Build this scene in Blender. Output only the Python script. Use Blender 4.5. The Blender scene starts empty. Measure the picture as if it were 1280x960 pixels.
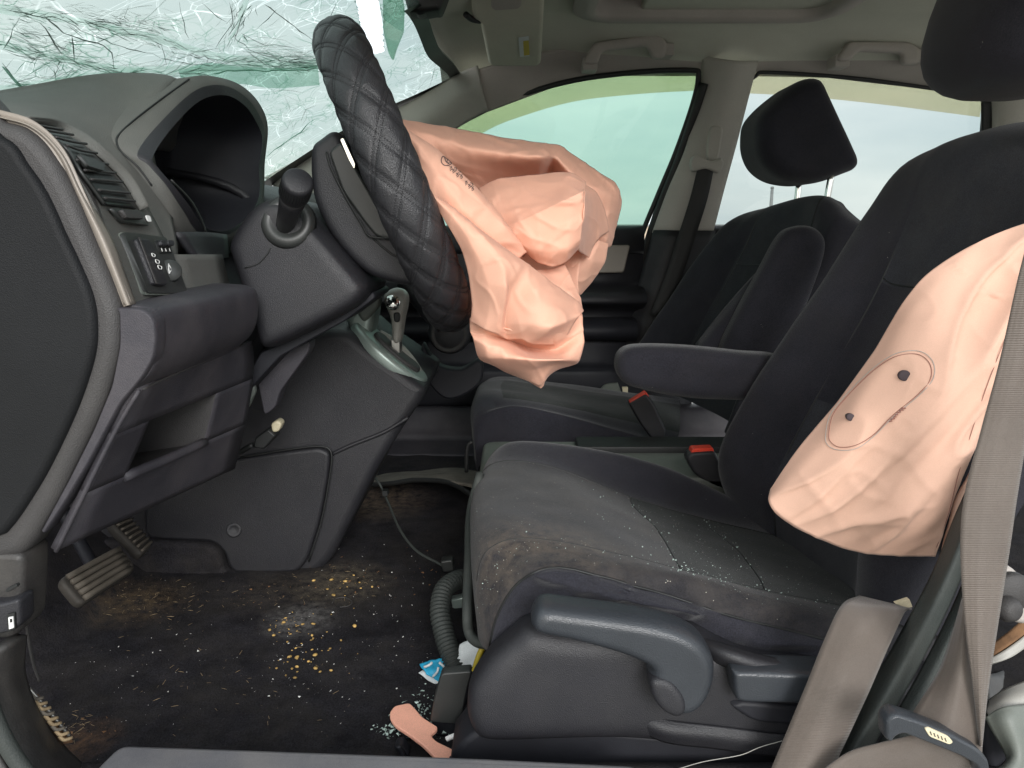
import bpy, bmesh, math, random
from mathutils import Vector, Matrix, noise
from mathutils.bvhtree import BVHTree
random.seed(7)
SC = bpy.context.scene
COL = SC.collection
# ------------------------------------------------------------------ camera
F = 950.0                         # focal length in pixels of a 1280 px wide frame
PITCH = math.radians(11.6)
CAMZ = 1.0
cam_d = bpy.data.cameras.new('camera'); cam = bpy.data.objects.new('camera', cam_d); COL.objects.link(cam)
cam.location = (0, 0, CAMZ); cam.rotation_euler = (math.radians(90) - PITCH, 0, 0)
cam_d.sensor_width = 36; cam_d.lens = 36 * F / 1280; cam_d.clip_start = 0.02; cam_d.clip_end = 3000
SC.camera = cam
# ------------------------------------------------------------------ world, sun, exposure
SUN_EL, SUN_AZ = math.radians(23), math.radians(194)
w = bpy.data.worlds.new('World'); SC.world = w; w.use_nodes = True
nt = w.node_tree; nt.nodes.clear()
def wn(t, **k):
    n = nt.nodes.new(t)
    for a, b in k.items(): setattr(n, a, b)
    return n
sky = wn('ShaderNodeTexSky', sky_type='NISHITA', sun_disc=False, sun_elevation=SUN_EL, sun_rotation=SUN_AZ, dust_density=2.0)
sk = wn('ShaderNodeVectorMath', operation='SCALE'); sk.inputs['Scale'].default_value = 0.10
nt.links.new(sky.outputs[0], sk.inputs[0])
tc = wn('ShaderNodeTexCoord'); mp = wn('ShaderNodeMapping'); mp.inputs['Scale'].default_value = (1.6, 1.6, 7.0)
nt.links.new(tc.outputs['Generated'], mp.inputs[0])
nz = wn('ShaderNodeTexNoise'); nz.inputs['Scale'].default_value = 1.6; nz.inputs['Detail'].default_value = 6
nt.links.new(mp.outputs[0], nz.inputs[0])
cr = wn('ShaderNodeValToRGB'); cr.color_ramp.elements[0].position = .32; cr.color_ramp.elements[1].position = .68
cr.color_ramp.elements[0].color = (.66, .73, .77, 1); cr.color_ramp.elements[1].color = (.97, .98, .985, 1)
nt.links.new(nz.outputs['Fac'], cr.inputs[0])
mx = wn('ShaderNodeMix', data_type='RGBA'); mx.inputs[0].default_value = .85
nt.links.new(sk.outputs[0], mx.inputs[6]); nt.links.new(cr.outputs[0], mx.inputs[7])
bg = wn('ShaderNodeBackground'); bg.inputs[1].default_value = 1.0
nt.links.new(mx.outputs[2], bg.inputs[0])
nt.links.new(bg.outputs[0], wn('ShaderNodeOutputWorld').inputs[0])
sd = bpy.data.lights.new('sun', 'SUN'); sd.energy = 1.3; sd.angle = math.radians(25); sd.color = (1, .985, .97)
sun = bpy.data.objects.new('sun', sd); COL.objects.link(sun)
# light comes from behind the camera, high, through the open driver's door
sdir = Vector((math.sin(math.radians(14)) * math.cos(SUN_EL), -math.cos(math.radians(14)) * math.cos(SUN_EL), math.sin(SUN_EL)))
sun.rotation_euler = sdir.to_track_quat('Z', 'Y').to_euler(); sun.location = sdir * 20
vs = SC.view_settings; vs.view_transform = 'Standard'; vs.look = 'None'; vs.exposure = 1.1; vs.gamma = 1
SC.render.engine = 'CYCLES'
cy = SC.cycles; cy.use_denoising = True; cy.max_bounces = 8; cy.diffuse_bounces = 4; cy.glossy_bounces = 3
cy.transparent_max_bounces = 24; cy.transmission_bounces = 4; cy.caustics_reflective = False; cy.caustics_refractive = False

# ------------------------------------------------------------------ helpers
CP, SP = math.cos(PITCH), math.sin(PITCH)
def ray(px, py):
    a, v = (px - 640) / F, (480 - py) / F
    return Vector((a, SP * v + CP, CP * v - SP))
def P(px, py, Y):
    d = ray(px, py); return d * (Y / d.y) + Vector((0, 0, CAMZ))
def PZ(px, py, z):
    d = ray(px, py); return d * ((z - CAMZ) / d.z) + Vector((0, 0, CAMZ))
def V(p):
    return P(*p) if not isinstance(p, Vector) else p
def cr_pt(p0, p1, p2, p3, t):
    return 0.5 * ((2 * p1) + (p2 - p0) * t + (2 * p0 - 5 * p1 + 4 * p2 - p3) * t * t + (3 * p1 - p0 - 3 * p2 + p3) * t ** 3)
def spline(pts, n=6, cyc=False):
    out = []; N = len(pts)
    if N == 2 and not cyc: return [pts[0].lerp(pts[1], i / n) for i in range(n + 1)]
    for i in range(N if cyc else N - 1):
        g = (lambda k: pts[k % N]) if cyc else (lambda k: pts[min(max(k, 0), N - 1)] if 0 <= k < N else (2 * pts[0] - pts[1] if k < 0 else 2 * pts[-1] - pts[-2]))
        for j in range(n): out.append(cr_pt(g(i - 1), g(i), g(i + 1), g(i + 2), j / n))
    if not cyc: out.append(pts[-1].copy())
    return out
def link(name, me, mat, parent=None, smooth=True):
    o = bpy.data.objects.new(name, me); COL.objects.link(o)
    for m in (mat if isinstance(mat, (list, tuple)) else [mat]): me.materials.append(m)
    if smooth:
        for p in me.polygons: p.use_smooth = True
    if parent:
        o.parent = parent; o.matrix_parent_inverse = parent_world(parent).inverted()
    return o
def parent_world(p):
    return Matrix.Translation(p.location) if p.type == 'EMPTY' else Matrix.Identity(4)
def tag(o, label=None, cat=None, group=None, kind=None):
    for k, v in (('label', label), ('category', cat), ('group', group), ('kind', kind)):
        if v: o[k] = v
    return o
def thing(name, label, cat, loc=(0, 0, 0), group=None):
    o = bpy.data.objects.new(name, None); COL.objects.link(o); o.location = loc; o.empty_display_size = .05
    return tag(o, label, cat, group)
def raw(name, vs_, fs, mat, parent=None, smooth=True, slots=None, uvs=None):
    me = bpy.data.meshes.new(name); me.from_pydata([tuple(v) for v in vs_], [], fs); 
    o = link(name, me, mat, parent, smooth)
    if slots:
        for p, s in zip(me.polygons, slots): p.material_index = s
    if uvs:
        uv = me.uv_layers.new(name='UVMap')
        for l in me.loops: uv.data[l.index].uv = uvs[l.vertex_index]
    me.validate(); me.update()
    return o
def grid_pts(rows, nu=6, nv=6, cyc=False, lin=False):
    R = [spline([V(p) for p in r], nu) for r in rows]
    cols = []
    for j in range(len(R[0])):
        c = [r[j] for r in R]
        if lin:
            cc = []
            for a, b in zip(c, c[1:]): cc += [a.lerp(b, k / nv) for k in range(nv)]
            cols.append(cc + [c[-1]])
        else: cols.append(spline(c, nv, cyc))
    return cols     # cols[j][i]
def surf(name, rows, mat, parent=None, nu=6, nv=6, thick=0, cyc=False, lin=False, nz_=None, slot=None, offset=-1, caps=False, fn=None):
    """smooth skin through a grid of points (px, py, Y) or Vectors"""
    C = grid_pts(rows, nu, nv, cyc, lin); J, I = len(C), len(C[0])
    vs_ = [C[j][i].copy() for j in range(J) for i in range(I)]
    if nz_:
        amp, sc_ = nz_
        for k, v in enumerate(vs_): vs_[k] = v + noise.noise_vector(v * sc_) * amp + noise.noise_vector(v * sc_ * 2.7) * amp * .4
    if fn: vs_ = [fn(v, (k // I) / (J - 1), (k % I) / (I - 1)) for k, v in enumerate(vs_)]
    fs, sl = [], []
    for j in range(J - 1):
        for i in range(I if cyc else I - 1):
            i2 = (i + 1) % I
            fs.append((j * I + i, (j + 1) * I + i, (j + 1) * I + i2, j * I + i2))
            sl.append(slot((j + .5) / (J - 1), (i + .5) / (I - 1)) if slot else 0)
    if caps and cyc:
        fs.append(tuple(range(I))); fs.append(tuple((J - 1) * I + i for i in range(I))[::-1]); sl += [sl[0], sl[-1]]
    uvs = [(j / (J - 1), i / max(I - 1, 1)) for j in range(J) for i in range(I)]
    o = raw(name, vs_, fs, mat, parent, slots=sl, uvs=uvs)
    if thick:
        m = o.modifiers.new('solid', 'SOLIDIFY'); m.thickness = thick; m.offset = offset
    return o
def seg_dist(p, L):
    best = 1e9; n = len(L)
    for i in range(n):
        a, b = L[i - 1], L[i]; d = b - a; q = d.length_squared
        t_ = 0 if q < 1e-14 else max(0, min(1, (p - a).dot(d) / q))
        e = (p - a - d * t_).length_squared
        if e < best: best = e
    return math.sqrt(best)
def offset_loop(L, d):
    """inset (or outset, d < 0) of a closed outline; folded-over points collapse onto their neighbours"""
    n = len(L); out = []
    area = sum(L[i].x * L[(i + 1) % n].y - L[(i + 1) % n].x * L[i].y for i in range(n))
    s = 1 if area > 0 else -1
    for i in range(n):
        t = (L[(i + 1) % n] - L[i - 1])
        if t.length < 1e-9: out.append(L[i].copy()); continue
        t.normalize(); out.append(L[i] + Vector((-t.y, t.x)) * s * d)
    if d <= 0: return out
    ok = [seg_dist(p, L) > d * .93 for p in out]
    if not any(ok): return [q.lerp(p, .5) for p, q in zip(L, out)]
    for i in range(n):
        if ok[i]: continue
        a = b = 0
        while not ok[(i - a) % n]: a += 1
        while not ok[(i + b) % n]: b += 1
        out[i] = out[(i - a) % n].lerp(out[(i + b) % n], a / (a + b)) if a + b < n * .3 else out[(i - a) % n if a < b else (i + b) % n]
    return out
def round_poly(pts, r, seg=4):
    out = []; n = len(pts)
    for i in range(n):
        p, a, b = pts[i], pts[i - 1], pts[(i + 1) % n]
        da, db = (a - p), (b - p); k = min(r, da.length * .45, db.length * .45)
        q0, q1 = p + da.normalized() * k, p + db.normalized() * k
        for s in range(seg + 1):
            t = s / seg; out.append(q0 * (1 - t) ** 2 + p * 2 * t * (1 - t) + q1 * t * t)
    return out
def slab3(name, L, O, U, W, N, t, mat, parent=None, r=.004, seg=3, back=True, dome=0):
    """outline L (2D) in the plane O,U,W, thickness t along N, rounded edges r"""
    rings = []
    r = min(r, t * .499); rz = r; n = len(L)
    while r > .0002:
        rr_ = r * 1.25 + .0008; area = sum(L[i].x * L[(i + 1) % n].y - L[(i + 1) % n].x * L[i].y for i in range(n)); sg = 1 if area > 0 else -1; bad = 0
        for i in range(n):
            tt = L[(i + 1) % n] - L[i - 1]
            if tt.length > 1e-9:
                tt.normalize(); bad += seg_dist(L[i] + Vector((-tt.y, tt.x)) * sg * rr_, L) < rr_ * .9
        if bad < n * .22: break
        r *= .8
    rq = rz / max(r, 1e-9)
    prof = [(r * (1 - math.sin(a)), r * (1 - math.cos(a))) for a in [math.pi / 2 * k / seg for k in range(seg + 1)]]
    # front face is at O, goes back along N
    front = [(r * (1 - math.sin(math.pi / 2 * k / seg)), rz * (1 - math.cos(math.pi / 2 * k / seg))) for k in range(seg + 1)]
    seq = [(r * 1.25 + .0008, -dome * .2)] + front + ([(d, t - z) for d, z in front[::-1]] if back else [(0, t)])
    vs_, fs = [], []; n = len(L)
    for d, z in seq:
        for q in offset_loop(L, d) if d > 1e-7 else L: vs_.append(O + U * q.x + W * q.y + N * z)
    for k in range(len(seq) - 1):
        for i in range(n):
            j = (i + 1) % n; fs.append((k * n + i, k * n + j, (k + 1) * n + j, (k + 1) * n + i))
    fs.append(tuple(range(n))[::-1]); fs.append(tuple((len(seq) - 1) * n + i for i in range(n)))
    o = raw(name, vs_, fs, mat, parent)
    bm = bmesh.new(); bm.from_mesh(o.data); bmesh.ops.remove_doubles(bm, verts=bm.verts, dist=1e-5); bmesh.ops.triangulate(bm, faces=[f for f in bm.faces if len(f.verts) > 4], ngon_method='EAR_CLIP'); bmesh.ops.recalc_face_normals(bm, faces=bm.faces); bm.to_mesh(o.data); bm.free()
    for p in o.data.polygons: p.use_smooth = abs(p.normal.dot(N)) < .9995
    return o
def slab(name, px, Y0, Y1, mat, parent=None, r=.006, sm=True, rp=.01, n=5, seg=3, Yr=None):
    """side outline given at depth Yr (Y0), extruded along the car's width to Y1"""
    pts = [P(x, y, Yr or Y0) for x, y in px]; L = [Vector((p.x, p.z)) for p in pts]
    L = spline(L, n, True) if sm else round_poly(L, rp)
    return slab3(name, L, Vector((0, Y0, 0)), Vector((1, 0, 0)), Vector((0, 0, 1)), Vector((0, 1, 0)), Y1 - Y0, mat, parent, r, seg)
def tube(name, pts, rad, mat, parent=None, n=6, seg=10, cyc=False, raw_path=False, rib=None):
    path = pts if raw_path else spline([V(p) for p in pts], n, cyc)
    N = len(path); vs_, fs = [], []; up = Vector((0.123, .2, 1)).normalized(); nrm = None
    for k, p in enumerate(path):
        t = ((path[(k + 1) % N] if (cyc or k < N - 1) else p) - (path[k - 1] if (cyc or k > 0) else p)).normalized()
        nrm = (up - t * up.dot(t)).normalized() if nrm is None else (nrm - t * nrm.dot(t)).normalized()
        b = t.cross(nrm); r_ = rad(k / max(N - 1, 1)) if callable(rad) else rad
        if rib: r_ *= 1 + rib[1] * (1 if (k // rib[0]) % 2 else -1)
        for s in range(seg):
            a = 2 * math.pi * s / seg; vs_.append(p + (nrm * math.cos(a) + b * math.sin(a)) * r_)
    for k in range(N if cyc else N - 1):
        k2 = (k + 1) % N
        for s in range(seg):
            s2 = (s + 1) % seg; fs.append((k * seg + s, k * seg + s2, k2 * seg + s2, k2 * seg + s))
    if not cyc: fs.append(tuple(range(seg))[::-1]); fs.append(tuple((N - 1) * seg + s for s in range(seg)))
    return raw(name, vs_, fs, mat, parent)
def ellip(name, c, rx, ry, rz, mat, parent=None, e=2.6, n=32, fn=None):
    vs_, fs = [], []; sp = lambda x, k: math.copysign(abs(x) ** k, x); k = 2 / e; m = n // 2
    for i in range(m + 1):
        a = -math.pi / 2 + math.pi * i / m
        for j in range(n):
            b = 2 * math.pi * j / n
            v = Vector((rx * sp(math.cos(a), k) * sp(math.cos(b), k), ry * sp(math.cos(a), k) * sp(math.sin(b), k), rz * sp(math.sin(a), k)))
            vs_.append(c + (fn(v) if fn else v))
    for i in range(m):
        for j in range(n): fs.append((i * n + j, i * n + (j + 1) % n, (i + 1) * n + (j + 1) % n, (i + 1) * n + j))
    return raw(name, vs_, fs, mat, parent)
def lathe(name, O, axis, prof, mat, parent=None, n=32):
    """prof: (distance along axis, radius)"""
    A = axis.normalized(); U = A.orthogonal().normalized(); W = A.cross(U); vs_, fs = [], []
    for d, r_ in prof:
        for s in range(n):
            a = 2 * math.pi * s / n; vs_.append(O + A * d + (U * math.cos(a) + W * math.sin(a)) * r_)
    for k in range(len(prof) - 1):
        for s in range(n):
            s2 = (s + 1) % n; fs.append((k * n + s, k * n + s2, (k + 1) * n + s2, (k + 1) * n + s))
    fs.append(tuple(range(n))[::-1]); fs.append(tuple((len(prof) - 1) * n + s for s in range(n)))
    return raw(name, vs_, fs, mat, parent)
def join_raw(name, parts, mat, parent=None, smooth=True):
    """several (verts, faces) into one mesh"""
    vs_, fs = [], []
    for v, f in parts:
        b = len(vs_); vs_ += v; fs += [tuple(b + i for i in q) for q in f]
    return raw(name, vs_, fs, mat, parent, smooth)

def bvh(*objs):
    vs_, fs = [], []
    for o in objs:
        b = len(vs_); vs_ += [v.co.copy() for v in o.data.vertices]; fs += [tuple(b + i for i in p.vertices) for p in o.data.polygons]
    return BVHTree.FromPolygons(vs_, fs)
def hit(B, px, py, lift=0, fallback=None):
    """where the sight line through a picture point meets a surface (plus a small lift off it)"""
    d = ray(px, py).normalized(); o_ = Vector((0, 0, CAMZ)); l, n, i, t_ = B.ray_cast(o_, d)
    if l is None:
        best = None
        for k in range(60):
            q = o_ + d * (.4 + .03 * k); r_ = B.find_nearest(q)
            if best is None or r_[3] < best[0]: best = (r_[3], r_[0], r_[1])
        l, n = best[1], best[2]
    if n.dot(d) > 0: n = -n
    return l + n * lift
def soft(o, voxel, it=8):
    m = o.modifiers.new('r', 'REMESH'); m.mode = 'VOXEL'; m.voxel_size = voxel; m.use_smooth_shade = True
    m = o.modifiers.new('sm', 'SMOOTH'); m.factor = .5; m.iterations = it
    return o
# ------------------------------------------------------------------ materials
def mat(name, col, rough=.6, bump=0, bscale=900, var=.15, vscale=9, metal=0, sheen=0, spec=.5, dust=0, dcol=(.22, .2, .17), dscale=14, btype='noise', stains=None, speck=0, alpha=None, coat=0, trans=0, grain=.18, gscale=1100):
    m = bpy.data.materials.new(name); m.use_nodes = True; t = m.node_tree; N, Lk = t.nodes, t.links
    b = N['Principled BSDF']; b.inputs['Roughness'].default_value = rough; b.inputs['Metallic'].default_value = metal
    b.inputs['Specular IOR Level'].default_value = spec
    if coat: b.inputs['Coat Weight'].default_value = coat; b.inputs['Coat Roughness'].default_value = .15
    if sheen: b.inputs['Sheen Weight'].default_value = sheen; b.inputs['Sheen Roughness'].default_value = .4
    co = N.new('ShaderNodeTexCoord')
    def nz(scale, det=4, rgh=.6):
        n = N.new('ShaderNodeTexNoise'); n.inputs['Scale'].default_value = scale; n.inputs['Detail'].default_value = det; n.inputs['Roughness'].default_value = rgh
        Lk.new(co.outputs['Object'], n.inputs[0]); return n
    def ramp(src, a, b_, c0=(0, 0, 0, 1), c1=(1, 1, 1, 1)):
        r = N.new('ShaderNodeValToRGB'); r.color_ramp.elements[0].position = a; r.color_ramp.elements[1].position = b_
        r.color_ramp.elements[0].color = c0; r.color_ramp.elements[1].color = c1; Lk.new(src, r.inputs[0]); return r
    def mixc(fac, A, B, facval=None):
        x = N.new('ShaderNodeMix'); x.data_type = 'RGBA'
        if facval is not None: x.inputs[0].default_value = facval
        else: Lk.new(fac, x.inputs[0])
        for k, s in ((6, A), (7, B)):
            if isinstance(s, tuple): x.inputs[k].default_value = (*s, 1)
            else: Lk.new(s, x.inputs[k])
        return x.outputs[2]
    def math_(op, a, b_):
        x = N.new('ShaderNodeMath'); x.operation = op
        for k, s in ((0, a), (1, b_)):
            if isinstance(s, (int, float)): x.inputs[k].default_value = s
            else: Lk.new(s, x.inputs[k])
        return x.outputs[0]
    lo, hi = tuple(c * (1 - var) for c in col), tuple(c * (1 + var) for c in col)
    out = mixc(ramp(nz(vscale).outputs['Fac'], .3, .7).outputs[0], lo, hi)
    if grain:
        g_ = N.new('ShaderNodeMapRange'); Lk.new(nz(gscale, 2, .8).outputs['Fac'], g_.inputs[0]); g_.inputs[1].default_value = .25; g_.inputs[2].default_value = .75; g_.inputs[3].default_value = 1 - grain; g_.inputs[4].default_value = 1 + grain
        vm_ = N.new('ShaderNodeVectorMath'); vm_.operation = 'SCALE'; Lk.new(out, vm_.inputs[0]); Lk.new(g_.outputs[0], vm_.inputs['Scale']); out = vm_.outputs[0]
    if dust:
        f = math_('MULTIPLY', ramp(nz(dscale, 8, .7).outputs['Fac'], .42, .75).outputs[0], dust)
        out = mixc(f, out, dcol)
    for (c, rad, amt, scol) in (stains or []):
        vm = N.new('ShaderNodeVectorMath'); vm.operation = 'DISTANCE'; Lk.new(co.outputs['Object'], vm.inputs[0]); vm.inputs[1].default_value = tuple(c)
        k = N.new('ShaderNodeMapRange'); k.inputs[1].default_value = rad; k.inputs[2].default_value = rad * .25; Lk.new(vm.outputs['Value'], k.inputs[0])
        f = math_('MULTIPLY', math_('MULTIPLY', k.outputs[0], ramp(nz(60, 8, .75).outputs['Fac'], .38, .66).outputs[0]), amt)
        out = mixc(f, out, scol)
    if speck:
        vo = N.new('ShaderNodeTexVoronoi'); vo.inputs['Scale'].default_value = 260; Lk.new(co.outputs['Object'], vo.inputs[0])
        f = math_('MULTIPLY', math_('LESS_THAN', vo.outputs['Distance'], .13), math_('GREATER_THAN', nz(55, 3).outputs['Fac'], 1 - speck))
        out = mixc(f, out, (.45, .42, .36))
    Lk.new(out, b.inputs['Base Color'])
    rv = N.new('ShaderNodeMapRange'); rv.inputs[3].default_value = max(0, rough - .08); rv.inputs[4].default_value = min(1, rough + .08)
    Lk.new(nz(25, 6).outputs['Fac'], rv.inputs[0]); Lk.new(rv.outputs[0], b.inputs['Roughness'])
    if bump:
        bp = N.new('ShaderNodeBump'); bp.inputs['Strength'].default_value = bump; bp.inputs['Distance'].default_value = .001
        if btype == 'noise': Lk.new(nz(bscale, 2).outputs['Fac'], bp.inputs['Height'])
        elif btype == 'leather':
            vo = N.new('ShaderNodeTexVoronoi'); vo.inputs['Scale'].default_value = bscale; Lk.new(co.outputs['Object'], vo.inputs[0]); Lk.new(vo.outputs['Distance'], bp.inputs['Height'])
        elif btype == 'weave':
            uvm = N.new('ShaderNodeUVMap'); sx = N.new('ShaderNodeSeparateXYZ'); Lk.new(uvm.outputs[0], sx.inputs[0])
            s1 = math_('SINE', math_('MULTIPLY', sx.outputs[0], bscale), 0); s2 = math_('SINE', math_('MULTIPLY', sx.outputs[1], 38), 0)
            Lk.new(math_('ADD', s1, math_('MULTIPLY', s2, .35)), bp.inputs['Height'])
        Lk.new(bp.outputs[0], b.inputs['Normal'])
    if trans:
        o = N['Material Output']; tr = N.new('ShaderNodeBsdfTranslucent'); Lk.new(out, tr.inputs[0])
        ms = N.new('ShaderNodeMixShader'); ms.inputs[0].default_value = trans; Lk.new(b.outputs[0], ms.inputs[1]); Lk.new(tr.outputs[0], ms.inputs[2]); Lk.new(ms.outputs[0], o.inputs[0])
    return m
def glass(name, tint, diff=0, dcol=(.5, .5, .4), refl=.06, rough=.02):
    m = bpy.data.materials.new(name); m.use_nodes = True; t = m.node_tree; N, Lk = t.nodes, t.links; N.clear()
    tr = N.new('ShaderNodeBsdfTransparent'); tr.inputs[0].default_value = (*tint, 1)
    gl = N.new('ShaderNodeBsdfGlossy'); gl.inputs['Roughness'].default_value = rough
    ms = N.new('ShaderNodeMixShader'); ms.inputs[0].default_value = refl
    Lk.new(tr.outputs[0], ms.inputs[1]); Lk.new(gl.outputs[0], ms.inputs[2]); last = ms
    if diff:
        df = N.new('ShaderNodeBsdfTranslucent'); df.inputs[0].default_value = (*dcol, 1)
        m2 = N.new('ShaderNodeMixShader'); m2.inputs[0].default_value = diff
        Lk.new(ms.outputs[0], m2.inputs[1]); Lk.new(df.outputs[0], m2.inputs[2]); last = m2
    Lk.new(last.outputs[0], N.new('ShaderNodeOutputMaterial').inputs[0])
    return m
DUST = (.16, .145, .13)
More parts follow.
